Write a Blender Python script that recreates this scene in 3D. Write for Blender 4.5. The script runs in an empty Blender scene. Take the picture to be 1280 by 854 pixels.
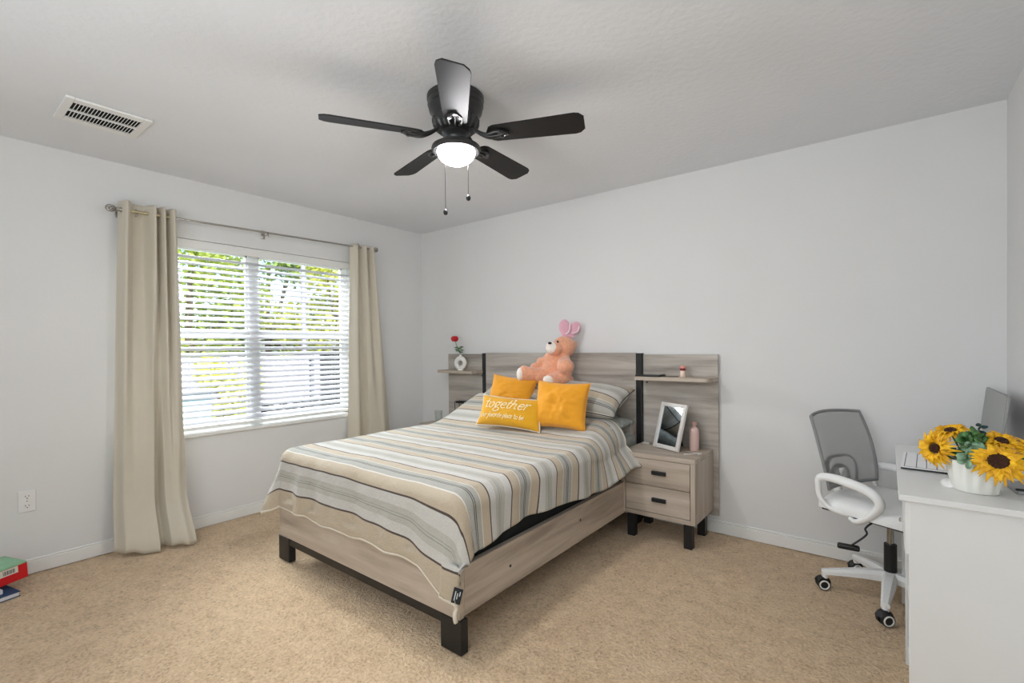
import bpy, bmesh, math, random
from math import sin, cos, pi, radians as R, sqrt, exp
from mathutils import Vector, Matrix, noise
random.seed(7)
S = bpy.context.scene
C = S.collection

# ------------------------------------------------------------------ camera
CAM = Vector((3.8105, -3.3406, 1.2553))
YAW, PIT, ROL, FPX = .6656, -.01, -.0101, 595.73
fw = Vector((-sin(YAW)*cos(PIT), cos(YAW)*cos(PIT), sin(PIT)))
rt = Vector((cos(YAW), sin(YAW), 0)); up = rt.cross(fw)
r2 = rt*cos(ROL)+up*sin(ROL); u2 = r2.cross(fw)
cd = bpy.data.cameras.new('camera'); co = bpy.data.objects.new('camera', cd); C.objects.link(co)
mt = Matrix((r2, u2, -fw)).transposed().to_4x4(); mt.translation = CAM
co.matrix_world = mt
cd.sensor_width = 36; cd.sensor_fit = 'HORIZONTAL'; cd.lens = FPX*36/1280; cd.shift_y = 12.667/1280
cd.clip_start = .05
S.camera = co
# ------------------------------------------------------------------ light
S.view_settings.view_transform = 'Standard'; S.view_settings.look = 'None'
S.view_settings.gamma = 1; S.view_settings.exposure = 0.74; S.view_settings.use_curve_mapping = False
w = bpy.data.worlds.new('world'); S.world = w; w.use_nodes = True
nt = w.node_tree; bg = nt.nodes['Background']
sky = nt.nodes.new('ShaderNodeTexSky'); sky.sky_type = 'NISHITA'; sky.sun_disc = False
sky.sun_elevation = R(48); sky.sun_rotation = R(100); sky.air_density = 1.0; sky.dust_density = 2.0
nt.links.new(sky.outputs[0], bg.inputs[0]); bg.inputs[1].default_value = 0.26
def lamp(name, kind, loc, rot, energy, color=(1, 1, 1), size=None, sizey=None):
    l = bpy.data.lights.new(name, kind); l.energy = energy; l.color = color
    if kind == 'AREA':
        l.size = size
        if sizey: l.shape = 'RECTANGLE'; l.size_y = sizey
    if kind == 'POINT' and size: l.shadow_soft_size = size
    if kind == 'SUN': l.angle = R(1)
    o = bpy.data.objects.new(name, l); o.location = loc; o.rotation_euler = rot; C.objects.link(o); return o
lamp('sun', 'SUN', (6, 0, 8), (0, R(42), R(-20)), 2.6, (1, .95, .87))
# added area lamp, unseen above the yard, boosting sky daylight through the window bay
lamp('sky_fill', 'AREA', (-1.6, -1.6, 3.3), (0, R(-42), 0), 580, (.96, .98, 1), 3.2, 2.0)
# added fill lamp behind the camera, standing in for a bounced flash
lamp('fill_light', 'AREA', (3.1, -4.3, 1.5), (R(112), 0, R(0)), 29, (.90, .955, 1), 3.0, 1.1)

# ------------------------------------------------------------------ helpers
OFF = {}
def srgb(r, g, b):
    f = lambda c: (c/255/12.92) if c/255 <= .04045 else ((c/255+.055)/1.055)**2.4
    return (f(r), f(g), f(b), 1)
def mat(name, col, rough=.6, metal=0., bump=0., bscale=50., var=0., vscale=8., spec=.5, emis=None, estr=0., sheen=0., trans=0., alpha=None, coat=0., stretch=(1, 1, 1), bdist=.01, vdetail=4):
    m = bpy.data.materials.new(name); m.use_nodes = True; n = m.node_tree; p = n.nodes['Principled BSDF']
    c = srgb(*col)
    p.inputs['Base Color'].default_value = c; p.inputs['Roughness'].default_value = rough; p.inputs['Metallic'].default_value = metal
    p.inputs['Specular IOR Level'].default_value = spec
    if coat: p.inputs['Coat Weight'].default_value = coat
    if sheen: p.inputs['Sheen Weight'].default_value = sheen
    if trans: p.inputs['Transmission Weight'].default_value = trans
    if emis: p.inputs['Emission Color'].default_value = srgb(*emis); p.inputs['Emission Strength'].default_value = estr
    tc = n.nodes.new('ShaderNodeTexCoord'); mp = n.nodes.new('ShaderNodeMapping'); mp.inputs['Scale'].default_value = stretch
    n.links.new(tc.outputs['Object'], mp.inputs[0])
    def nz(sc, det=4):
        t = n.nodes.new('ShaderNodeTexNoise'); t.inputs['Scale'].default_value = sc; t.inputs['Detail'].default_value = det
        n.links.new(mp.outputs[0], t.inputs['Vector']); return t
    if bump:
        t = nz(bscale); b = n.nodes.new('ShaderNodeBump'); b.inputs['Strength'].default_value = bump; b.inputs['Distance'].default_value = bdist
        n.links.new(t.outputs['Fac'], b.inputs['Height']); n.links.new(b.outputs[0], p.inputs['Normal'])
    # every surface gets a procedural tone variation
    t = nz(vscale, vdetail); cr = n.nodes.new('ShaderNodeValToRGB'); v = var if var else .03
    cr.color_ramp.elements[0].position = .3; cr.color_ramp.elements[1].position = .7
    cr.color_ramp.elements[0].color = (c[0]*(1-v), c[1]*(1-v), c[2]*(1-v), 1); cr.color_ramp.elements[1].color = (min(1, c[0]*(1+v)), min(1, c[1]*(1+v)), min(1, c[2]*(1+v)), 1)
    n.links.new(t.outputs['Fac'], cr.inputs[0]); n.links.new(cr.outputs[0], p.inputs['Base Color'])
    if alpha is not None: p.inputs['Alpha'].default_value = alpha
    return m
def link(name, me, m, parent=None, smooth=False):
    o = bpy.data.objects.new(name, me); C.objects.link(o)
    if m: me.materials.append(m)
    if smooth is True:
        for p in me.polygons: p.use_smooth = True
    if parent: o.parent = parent
    return o
def base_of(parent): return OFF.get(parent.name, Vector((0, 0, 0))) if parent else Vector((0, 0, 0))
def obj(name, bm, m, parent=None, smooth=False, world=True, auto=None):
    me = bpy.data.meshes.new(name)
    if world and parent is not None:
        o_ = base_of(parent)
        if o_.length: bmesh.ops.translate(bm, verts=bm.verts, vec=-o_)
    bmesh.ops.recalc_face_normals(bm, faces=bm.faces) if len(bm.faces) and smooth != 'keep' else None
    bm.to_mesh(me); bm.free()
    if len(me.uv_layers): me.uv_layers[0].name = 'UVMap'
    if smooth == 'keep':
        for p in me.polygons: p.use_smooth = True
    ob = link(name, me, m, parent, smooth is True)
    if auto is not None:
        for p in me.polygons: p.use_smooth = True
        me.set_sharp_from_angle(angle=R(auto))
    if parent is not None: OFF[ob.name] = base_of(parent) if world else Vector((0, 0, 0))
    return ob
def free(name, bm, m, label, cat, group=None, loc=None, **k):
    """top-level thing of one mesh, origin moved to loc"""
    if loc is not None: bmesh.ops.translate(bm, verts=bm.verts, vec=-Vector(loc))
    o = obj(name, bm, m, None, **k)
    if loc is not None: o.location = loc; OFF[o.name] = Vector(loc)
    return tag(o, label, cat, group)
def tag(o, label, cat, group=None):
    o['label'] = label; o['category'] = cat
    if group: o['group'] = group
    return o
def thing(name, label, cat, loc=(0, 0, 0), group=None):
    o = bpy.data.objects.new(name, None); C.objects.link(o); o.location = loc; o.empty_display_size = .05
    OFF[o.name] = Vector(loc); return tag(o, label, cat, group)
def struct(name, bm, m, **k):
    o = obj(name, bm, m, **k); o['kind'] = 'structure'; return o
def BM(): return bmesh.new()
def box(bm, x0, x1, y0, y1, z0, z1, bev=0, seg=2, mtx=None):
    vs = bmesh.ops.create_cube(bm, size=1)['verts']
    bmesh.ops.scale(bm, vec=(x1-x0, y1-y0, z1-z0), verts=vs); bmesh.ops.translate(bm, vec=((x0+x1)/2, (y0+y1)/2, (z0+z1)/2), verts=vs)
    if bev:
        es = list({e for v in vs for e in v.link_edges}); g = bmesh.ops.bevel(bm, geom=es, offset=bev, segments=seg, affect='EDGES', profile=.5)
        vs = list({v for f in g['faces'] for v in f.verts} | {v for v in vs if v.is_valid})
    if mtx: bmesh.ops.transform(bm, matrix=mtx, verts=[v for v in vs if v.is_valid])
    return vs
def cyl(bm, p0, p1, r0, r1=None, seg=24, cap=True):
    p0 = Vector(p0); p1 = Vector(p1); r1 = r0 if r1 is None else r1; d = p1-p0
    q = d.to_track_quat('Z', 'Y').to_matrix().to_4x4(); q.translation = (p0+p1)/2
    return bmesh.ops.create_cone(bm, cap_ends=cap, segments=seg, radius1=r0, radius2=r1, depth=d.length, matrix=q)['verts']
def ell(bm, c, r, seg=20, rings=14, mtx=None):
    m = Matrix.Translation(c) @ (mtx.to_4x4() if mtx else Matrix.Identity(4)) @ Matrix.Diagonal((*r, 1)) if len(r) == 3 else Matrix.Translation(c)
    return bmesh.ops.create_uvsphere(bm, u_segments=seg, v_segments=rings, radius=1, matrix=m)['verts']
def tube(bm, pts, r, seg=10, closed=False, flat=None):
    pts = [Vector(p) for p in pts]; n = len(pts); rings = []; rr = r if isinstance(r, (list, tuple)) else [r]*n
    nrm = None
    for i, p in enumerate(pts):
        a = pts[(i-1) % n] if (i > 0 or closed) else p; b = pts[(i+1) % n] if (i < n-1 or closed) else p
        t = (b-a).normalized()
        if nrm is None: nrm = t.orthogonal().normalized()
        nrm = (nrm-t*nrm.dot(t)).normalized(); bn = t.cross(nrm)
        fx = flat if flat else 1
        rings.append([bm.verts.new(p+nrm*cos(2*pi*k/seg)*rr[i]+bn*sin(2*pi*k/seg)*rr[i]*fx) for k in range(seg)])
    for i in range(n if closed else n-1):
        A = rings[i]; B = rings[(i+1) % n]
        for k in range(seg): bm.faces.new((A[k], A[(k+1) % seg], B[(k+1) % seg], B[k]))
    if not closed: bm.faces.new(rings[0][::-1]); bm.faces.new(rings[-1])
def spline(pts, n=8, closed=False):
    P = [Vector(p) for p in pts]; N = len(P); out = []
    for i in range(N if closed else N-1):
        g = (lambda k: P[k % N]) if closed else (lambda k: P[min(max(k, 0), N-1)])
        a, b, c, d = g(i-1), g(i), g(i+1), g(i+2)
        for k in range(n):
            t = k/n; out.append(.5*((2*b)+(c-a)*t+(2*a-5*b+4*c-d)*t*t+(3*b-a-3*c+d)*t**3))
    if not closed: out.append(P[-1])
    return out
def lathe(bm, prof, c=(0, 0, 0), seg=32, mtx=None, rfun=None):
    rings = []; M_ = mtx if mtx else Matrix.Identity(4)
    for r_, z in prof:
        if r_ < 1e-6: rings.append([bm.verts.new(Vector(c)+(M_ @ Vector((0, 0, z))))]); continue
        rings.append([bm.verts.new(Vector(c)+(M_ @ Vector(((r_+(rfun(2*pi*k/seg, z) if rfun else 0))*cos(2*pi*k/seg), (r_+(rfun(2*pi*k/seg, z) if rfun else 0))*sin(2*pi*k/seg), z)))) for k in range(seg)])
    for A, B in zip(rings, rings[1:]):
        for k in range(seg):
            a = (A[k % len(A)], A[(k+1) % len(A)], B[(k+1) % len(B)], B[k % len(B)])
            u = [];  [u.append(v) for v in a if v not in u]
            if len(u) > 2: bm.faces.new(u)
def grid(bm, f, nu, nv, closed_u=False, uvf=None):
    V = [[bm.verts.new(f(i/nu, j/nv)) for i in range(nu+(0 if closed_u else 1))] for j in range(nv+1)]
    lay = bm.loops.layers.uv.verify() if uvf else None
    for j in range(nv):
        for i in range(nu):
            i2 = (i+1) % len(V[0]); fc = bm.faces.new((V[j][i], V[j][i2], V[j+1][i2], V[j+1][i]))
            if uvf:
                for l, (a, b) in zip(fc.loops, ((i, j), (i+1, j), (i+1, j+1), (i, j+1))): l[lay].uv = uvf(a/nu, b/nv)
    return V
def sst(a, b, x):
    t = min(1, max(0, (x-a)/(b-a))); return t*t*(3-2*t)
def solid(o, th, off=-1):
    m = o.modifiers.new('thickness', 'SOLIDIFY'); m.thickness = th; m.offset = off
def subs(o, l=1):
    m = o.modifiers.new('smooth', 'SUBSURF'); m.levels = l; m.render_levels = l
def bevm(o, w_, seg=2):
    m = o.modifiers.new('bevel', 'BEVEL'); m.width = w_; m.segments = seg; m.limit_method = 'ANGLE'

# ------------------------------------------------------------------ materials
WALL = mat('wall_paint', (227, 227, 226), .75, bump=.12, bscale=90, bdist=.004, var=.012, vscale=2)
CEIL = mat('ceiling_texture', (232, 234, 237), .85, bump=.3, bscale=34, bdist=.008, var=.01, vscale=3)
TRIM = mat('trim_paint', (236, 236, 233), .4, var=.01)
WHITE = mat('white_laminate', (222, 222, 220), .35, var=.008)
WPLAST = mat('white_plastic', (236, 236, 234), .38, var=.01)
BLACKM = mat('black_metal', (24, 25, 26), .45, var=.1)
BLACKF = mat('black_fabric', (22, 25, 26), .9, bump=.3, bscale=300, var=.1)
FANM = mat('fan_pewter_black', (62, 62, 62), .36, metal=.5, var=.1)
BLADE = mat('fan_blade_black', (24, 24, 25), .52, spec=.35, var=.15, vscale=12, stretch=(1, 1, 1))
CHROME = mat('brushed_nickel', (180, 178, 172), .25, metal=1)
BRASS = mat('brass', (192, 182, 150), .35, metal=1)
CURT = mat('curtain_beige', (208, 200, 183), .8, bump=.1, bscale=400, sheen=.2, var=.02, vscale=5)
ORANGE = mat('mustard_fabric', (232, 158, 28), .85, bump=.25, bscale=60, var=.05, sheen=.25)
MUSTARD = mat('yellow_mustard_fabric', (218, 158, 14), .85, bump=.2, bscale=120, var=.05, sheen=.2)
LETTER = mat('cream_print', (245, 228, 185), .8)
PEACH = mat('peach_plush', (232, 166, 132), .95, bump=.6, bscale=130, var=.1, vscale=60, sheen=.5, bdist=.006)
CREAMP = mat('white_plush', (244, 234, 224), .95, bump=.5, bscale=130, sheen=.4, bdist=.005)
PINKP = mat('pink_plush', (233, 180, 196), .95, bump=.4, bscale=120, sheen=.5)
SHEET = mat('grey_sheet', (168, 172, 166), .9, var=.25, vscale=28, bump=.3, bscale=30)
GLASSB = mat('clear_glass', (250, 252, 252), .02, trans=1)
GREEN = mat('leaf_green', (78, 122, 66), .5, var=.35, vscale=30)
EUCA = mat('eucalyptus_leaf', (132, 166, 138), .6, var=.3, vscale=40)
DLEAF = mat('dark_teal_leaf', (30, 62, 62), .5, var=.3, vscale=40)
PETAL = mat('sunflower_petal', (252, 178, 12), .6, var=.3, vscale=40)
DISK = mat('sunflower_disk', (66, 36, 18), .95, bump=.9, bscale=220, var=.5, vscale=160)
RED = mat('rose_red', (190, 18, 34), .6, var=.15, vscale=60)
def wood(name, axis, c1=(186, 172, 156), c2=(150, 136, 122), c3=(206, 194, 180)):
    m = bpy.data.materials.new(name); m.use_nodes = True; n = m.node_tree; p = n.nodes['Principled BSDF']
    tc = n.nodes.new('ShaderNodeTexCoord'); mp = n.nodes.new('ShaderNodeMapping')
    sc = [14, 14, 14]; sc[axis] = 1.1; mp.inputs['Scale'].default_value = sc
    t = n.nodes.new('ShaderNodeTexNoise'); t.inputs['Scale'].default_value = 1.0; t.inputs['Detail'].default_value = 9; t.inputs['Roughness'].default_value = .62; t.inputs['Distortion'].default_value = .35
    cr = n.nodes.new('ShaderNodeValToRGB'); e = cr.color_ramp.elements
    e[0].position = .30; e[0].color = srgb(*c2); e[1].position = .72; e[1].color = srgb(*c3); k = e.new(.5); k.color = srgb(*c1)
    n.links.new(tc.outputs['Object'], mp.inputs[0]); n.links.new(mp.outputs[0], t.inputs[0]); n.links.new(t.outputs[0], cr.inputs[0])
    n.links.new(cr.outputs[0], p.inputs['Base Color']); p.inputs['Roughness'].default_value = .55
    b = n.nodes.new('ShaderNodeBump'); b.inputs['Strength'].default_value = .12; b.inputs['Distance'].default_value = .003
    n.links.new(t.outputs[0], b.inputs['Height']); n.links.new(b.outputs[0], p.inputs['Normal'])
    return m
WX, WY, WZ = wood('washed_oak_horizontal', 0), wood('washed_oak_lengthwise', 1), wood('washed_oak_upright', 2)
GX = wood('weathered_headboard_oak', 0, (180, 172, 162), (136, 128, 120), (206, 200, 192))
def stripes(name='striped_seersucker'):
    m = bpy.data.materials.new(name); m.use_nodes = True; n = m.node_tree; p = n.nodes['Principled BSDF']
    uv = n.nodes.new('ShaderNodeUVMap'); uv.uv_map = 'UVMap'
    sp = n.nodes.new('ShaderNodeSeparateXYZ'); n.links.new(uv.outputs[0], sp.inputs[0])
    a = n.nodes.new('ShaderNodeMath'); a.operation = 'SUBTRACT'; n.links.new(sp.outputs[1], a.inputs[0]); a.inputs[1].default_value = .10
    d = n.nodes.new('ShaderNodeMath'); d.operation = 'DIVIDE'; n.links.new(a.outputs[0], d.inputs[0]); d.inputs[1].default_value = .38
    fr = n.nodes.new('ShaderNodeMath'); fr.operation = 'FLOORED_MODULO' if hasattr(fr, 'x') else 'FRACT'; n.links.new(d.outputs[0], fr.inputs[0])
    dark, pale, gg, tl, beige, wht, blk, gr2 = (84, 72, 66), (208, 205, 198), (190, 187, 177), (158, 156, 146), (196, 181, 158), (222, 217, 206), (60, 60, 62), (176, 174, 165)
    st = [(0, dark), (.020, pale), (.14, gg), (.205, tl), (.215, gg), (.235, tl), (.245, gg), (.31, pale), (.43, dark), (.450, beige), (.595, wht), (.612, gr2), (.700, blk), (.712, gr2), (.732, blk), (.744, gr2), (.83, wht), (.847, beige)]
    cr = n.nodes.new('ShaderNodeValToRGB'); cr.color_ramp.interpolation = 'CONSTANT'; e = cr.color_ramp.elements
    e[0].position = 0; e[0].color = srgb(*dark); e[1].position = st[1][0]; e[1].color = srgb(*st[1][1])
    for q, c in st[2:]: k = e.new(q); k.color = srgb(*c)
    n.links.new(fr.outputs[0], cr.inputs[0])
    # seersucker weave: fine tone + bump
    tc = n.nodes.new('ShaderNodeTexCoord'); t = n.nodes.new('ShaderNodeTexNoise'); t.inputs['Scale'].default_value = 160; t.inputs['Detail'].default_value = 2
    n.links.new(tc.outputs['Object'], t.inputs[0])
    mx = n.nodes.new('ShaderNodeMix'); mx.data_type = 'RGBA'; mx.blend_type = 'MULTIPLY'; mx.inputs[0].default_value = .22
    n.links.new(cr.outputs[0], mx.inputs[6]); n.links.new(t.outputs[0], mx.inputs[7])
    n.links.new(mx.outputs[2], p.inputs['Base Color']); p.inputs['Roughness'].default_value = .9; p.inputs['Sheen Weight'].default_value = .1
    t2 = n.nodes.new('ShaderNodeTexNoise'); t2.inputs['Scale'].default_value = 9; t2.inputs['Detail'].default_value = 5; n.links.new(tc.outputs['Object'], t2.inputs[0])
    ad = n.nodes.new('ShaderNodeMath'); ad.operation = 'MULTIPLY_ADD'; n.links.new(t.outputs[0], ad.inputs[0]); ad.inputs[1].default_value = .12; n.links.new(t2.outputs[0], ad.inputs[2])
    b = n.nodes.new('ShaderNodeBump'); b.inputs['Strength'].default_value = .5; b.inputs['Distance'].default_value = .03
    n.links.new(ad.outputs[0], b.inputs['Height']); n.links.new(b.outputs[0], p.inputs['Normal'])
    return m
STRIPE = stripes()
def carpet():
    m = bpy.data.materials.new('beige_carpet'); m.use_nodes = True; n = m.node_tree; p = n.nodes['Principled BSDF']
    tc = n.nodes.new('ShaderNodeTexCoord')
    def nz(s, d=4, ds=0):
        t = n.nodes.new('ShaderNodeTexNoise'); t.inputs['Scale'].default_value = s; t.inputs['Detail'].default_value = d; t.inputs['Distortion'].default_value = ds
        n.links.new(tc.outputs['Object'], t.inputs[0]); return t
    fine = nz(75, 5, .6); big = nz(1.6, 3); mid = nz(14, 4, .5)
    cr = n.nodes.new('ShaderNodeValToRGB'); e = cr.color_ramp.elements
    e[0].position = .33; e[0].color = srgb(172, 140, 104); e[1].position = .64; e[1].color = srgb(234, 206, 168); k = e.new(.47); k.color = srgb(212, 181, 143)
    mx = n.nodes.new('ShaderNodeMath'); mx.operation = 'MULTIPLY_ADD'; mx.inputs[1].default_value = .30; n.links.new(mid.outputs[0], mx.inputs[0])
    ad = n.nodes.new('ShaderNodeMath'); ad.operation = 'MULTIPLY_ADD'; ad.inputs[1].default_value = .62; n.links.new(fine.outputs[0], ad.inputs[0])
    mb = n.nodes.new('ShaderNodeMath'); mb.operation = 'MULTIPLY'; mb.inputs[1].default_value = .1; n.links.new(big.outputs[0], mb.inputs[0])
    n.links.new(mb.outputs[0], mx.inputs[2]); n.links.new(mx.outputs[0], ad.inputs[2]); n.links.new(ad.outputs[0], cr.inputs[0])
    n.links.new(cr.outputs[0], p.inputs['Base Color']); p.inputs['Roughness'].default_value = 1; p.inputs['Sheen Weight'].default_value = .3; p.inputs['Specular IOR Level'].default_value = .1
    b = n.nodes.new('ShaderNodeBump'); b.inputs['Strength'].default_value = .9; b.inputs['Distance'].default_value = .02
    n.links.new(fine.outputs[0], b.inputs['Height']); n.links.new(b.outputs[0], p.inputs['Normal'])
    return m
CARPET = carpet()

# ------------------------------------------------------------------ room shell
X1, Y0, H = 4.2774, -4.7, 2.44
WY0, WY1, WZ0, WZ1 = -2.43, -.815, .665, 2.03
bm = BM()
NX, NY = 240, 265
def ff(u, v):
    x = -.15+u*(X1+.3); y = Y0-.15+v*(-Y0+.3)
    return Vector((x, y, .003*noise.noise(Vector((x*22, y*22, 0)))+.003*noise.noise(Vector((x*3, y*3, 4)))-.003))
grid(bm, ff, NX, NY); o = struct('floor', bm, CARPET, smooth=True)
bm = BM(); box(bm, -.15, X1+.15, Y0-.15, .15, -.12, -.012); o = struct('trim_1', bm, TRIM)
bm = BM(); box(bm, -.15, X1+.15, Y0-.15, .15, H, H+.12); struct('ceiling', bm, CEIL)
bm = BM()
for a in ((Y0, WY0, 0, H), (WY1, 0, 0, H), (WY0, WY1, 0, WZ0), (WY0, WY1, WZ1, H)): box(bm, -.14, 0, a[0], a[1], a[2], a[3])
struct('wall_left', bm, WALL)
bm = BM(); box(bm, -.14, X1+.14, 0, .14, 0, H); struct('wall_back', bm, WALL)
bm = BM(); box(bm, X1, X1+.14, Y0, 0, 0, H); struct('wall_right', bm, WALL)
bm = BM(); box(bm, -.14, X1+.14, Y0-.14, Y0, 0, H); struct('wall_front', bm, WALL)
def basebd(name, fn):
    bm = BM(); fn(bm); o = struct(name, bm, TRIM); bevm(o, .004); return o
basebd('baseboard_left', lambda b: (box(b, 0, .013, Y0, 0, 0, .072), box(b, 0, .009, Y0, 0, .072, .085)))
basebd('baseboard_back', lambda b: (box(b, 0, X1, -.013, 0, 0, .072), box(b, 0, X1, -.009, 0, .072, .085)))
basebd('baseboard_right', lambda b: (box(b, X1-.013, X1, Y0, -.013, 0, .072), box(b, X1-.009, X1, Y0, -.013, .072, .085)))
basebd('baseboard_front', lambda b: (box(b, .013, X1-.013, Y0, Y0+.013, 0, .072), box(b, .013, X1-.013, Y0, Y0+.009, .072, .085)))

# window unit: twin single-hung
wn = bpy.data.objects.new('window_1', None); C.objects.link(wn); wn.location = (-.1, (WY0+WY1)/2, WZ0); OFF['window_1'] = Vector(wn.location); wn['kind'] = 'structure'
MY = -1.645
bm = BM(); xw0, xw1 = -.14, -.102
box(bm, xw0, xw1, WY0, WY0+.045, WZ0, WZ1, .003); box(bm, xw0, xw1, WY1-.045, WY1, WZ0, WZ1, .003)
box(bm, xw0, xw1, WY0, WY1, WZ1-.045, WZ1, .003); box(bm, xw0, xw1, WY0, WY1, WZ0, WZ0+.05, .003)
obj('window_frame', bm, TRIM, wn)
bm = BM(); box(bm, xw0, xw1+.01, MY-.036, MY+.036, WZ0, WZ1, .003); obj('mullion', bm, TRIM, wn)
bm = BM()
for a, b in ((WY0+.045, MY-.036), (MY+.036, WY1-.045)):
    box(bm, -.138, -.106, a, b, 1.352, 1.384, .003)
    for (c, d) in ((WZ0+.05, 1.352), (1.384, WZ1-.045)):
        box(bm, -.136, -.110, a, a+.015, c, d); box(bm, -.136, -.110, b-.015, b, c, d); box(bm, -.136, -.110, a, b, c, c+.012); box(bm, -.136, -.110, a, b, d-.012, d)
obj('sash', bm, TRIM, wn)
PANE = bpy.data.materials.new('window_glass'); PANE.use_nodes = True; n = PANE.node_tree; n.nodes.remove(n.nodes['Principled BSDF'])
gl = n.nodes.new('ShaderNodeBsdfGlossy'); gl.inputs['Roughness'].default_value = .02; tr = n.nodes.new('ShaderNodeBsdfTransparent'); tr.inputs[0].default_value = (.96, .98, .98, 1)
mx = n.nodes.new('ShaderNodeMixShader'); fz = n.nodes.new('ShaderNodeLayerWeight'); fz.inputs[0].default_value = .25; fm = n.nodes.new('ShaderNodeMath'); fm.operation = 'MULTIPLY'; fm.inputs[1].default_value = .55
n.links.new(fz.outputs[1], fm.inputs[0]); n.links.new(fm.outputs[0], mx.inputs[0]); n.links.new(tr.outputs[0], mx.inputs[1]); n.links.new(gl.outputs[0], mx.inputs[2]); n.links.new(mx.outputs[0], n.nodes['Material Output'].inputs[0])
for a, b in ((WY0+.06, MY-.045), (MY+.045, WY1-.06)):
    for (c, d) in ((WZ0+.06, 1.35), (1.375, WZ1-.05)):
        bm = BM(); box(bm, -.127, -.123, a, b, c, d); obj('pane', bm, PANE, wn)
bm = BM(); box(bm, -.10, .022, WY0+.001, WY1-.001, WZ0-.018, WZ0+.006, .004); obj('window_sill', bm, TRIM, wn)

# blinds
SLAT = bpy.data.materials.new('blind_slat_white'); SLAT.use_nodes = True; n = SLAT.node_tree; p = n.nodes['Principled BSDF']
p.inputs['Base Color'].default_value = srgb(226, 226, 230); p.inputs['Roughness'].default_value = .4
tl = n.nodes.new('ShaderNodeBsdfTranslucent'); tl.inputs[0].default_value = (.9, .9, .92, 1); mx = n.nodes.new('ShaderNodeMixShader'); mx.inputs[0].default_value = .24
t = n.nodes.new('ShaderNodeTexNoise'); t.inputs['Scale'].default_value = 3; rr_ = n.nodes.new('ShaderNodeMapRange'); rr_.inputs[3].default_value = .36; rr_.inputs[4].default_value = .44
n.links.new(t.outputs[0], rr_.inputs[0]); n.links.new(rr_.outputs[0], p.inputs['Roughness'])
n.links.new(p.outputs[0], mx.inputs[1]); n.links.new(tl.outputs[0], mx.inputs[2]); n.links.new(mx.outputs[0], n.nodes['Material Output'].inputs[0])
bl = thing('window_blind', 'wide white horizontal slat blind, half open, over the twin window', 'blind', (-.035, MY, WZ1))
BY0, BY1 = WY0+.008, WY1-.008
bm = BM(); box(bm, -.02, -.006, BY0, BY1, WZ1-.062, WZ1-.002, .004); box(bm, -.07, -.024, BY0+.003, BY1-.003, WZ1-.042, WZ1-.004, .002); obj('headrail', bm, TRIM, bl)
bm = BM(); th = R(31); z = .745; NS = 0
while z < WZ1-.075:
    rows = []
    for k in range(7):
        s = (k/6-.5); cr_ = .0032*(1-4*s*s)
        x = s*.05; rows.append((-.04+x*cos(th)+cr_*sin(th), z-x*sin(th)+cr_*cos(th)))
    for k in range(6):
        (xa, za), (xb, zb) = rows[k], rows[k+1]; dn = Vector((sin(th), 0, cos(th)))*-.0026
        v = [bm.verts.new(Vector(q)) for q in ((xa, BY0, za), (xb, BY0, zb), (xb, BY1, zb), (xa, BY1, za))]
        u = [bm.verts.new(q.co+dn) for q in v]
        bm.faces.new(v); bm.faces.new(u[::-1]); bm.faces.new((v[0], v[1], u[1], u[0])); bm.faces.new((v[3], v[2], u[2], u[3]))
        if k == 0: bm.faces.new((v[0], v[3], u[3], u[0]))
        if k == 5: bm.faces.new((v[1], v[2], u[2], u[1]))
    z += .0433
bmesh.ops.remove_doubles(bm, verts=bm.verts, dist=1e-5)
obj('slats', bm, SLAT, bl, auto=30)
bm = BM(); box(bm, -.064, -.014, BY0, BY1, .690, .712, .004); obj('bottom_rail', bm, TRIM, bl)
bm = BM()
for yy in (-2.3, -1.98, -1.80, -1.45, -1.22, -1.0):
    for xx in (-.016, -.064): cyl(bm, (xx, yy, .70), (xx, yy, WZ1-.05), .0009, seg=6)
obj('ladder_cord', bm, TRIM, bl)
# ------------------------------------------------------------------ outdoors
GRD = mat('yard_grass', (70, 88, 48), .95, bump=.6, bscale=60, var=.35, vscale=10)
bm = BM(); box(bm, -16, -.15, -9, 12, -.35, -.15); struct('ground', bm, GRD)
FEN = mat('vinyl_fence_white', (176, 173, 186), .5, var=.03)
fe = thing('yard_fence', 'tall pale panel fence running along the yard outside the window', 'fence', (-4.45, .2, -.15))
bm = BM()
for i in range(44):
    y = -3.2+i*.1
    if y > 1.25: break
    box(bm, -4.47, -4.44, y, y+.096, -.1, 1.1, .003)
obj('panel', bm, FEN, fe)
for a, b in ((1.09, 1.14), (-.14, -.04)): bm = BM(); box(bm, -4.49, -4.42, -3.2, 1.3, a, b, .005); obj('rail', bm, FEN, fe)
for y in (-3.2, -1.55, -.1, 1.32):
    bm = BM(); box(bm, -4.51, -4.39, y-.06, y+.06, -.15, 1.16, .008); obj('post', bm, FEN, fe)
gt = thing('metal_gate', 'dark picket gate closing the yard beside the pale fence', 'gate', (-4.45, 1.95, -.15))
bm = BM()
for i in range(26): y = 1.42+i*.055; cyl(bm, (-4.45, y, -.08), (-4.45, y, 1.22), .011, seg=8)
obj('pickets', bm, BLACKM, gt)
for z in (-.05, .35, 1.15): bm = BM(); box(bm, -4.47, -4.43, 1.39, 2.85, z, z+.04, .004); obj('rail', bm, BLACKM, gt)
DARKW = mat('dark_board', (52, 52, 60), .8, var=.2, vscale=9)
bm = BM()
for i in range(16): box(bm, -5.05, -5.02, 1.3+i*.12, 1.415+i*.12, -.15, 1.2, .004)
free('board_wall', bm, DARKW, 'dark board screen standing behind the picket gate', 'fence', loc=(-5.03, 2.2, -.15))
bm = BM(); cyl(bm, (-5.4, 1.62, -.15), (-5.4, 1.62, 4.2), .05, .045, seg=24); ell(bm, (-5.4, 1.62, 4.2), (.05, .05, .03))
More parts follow.
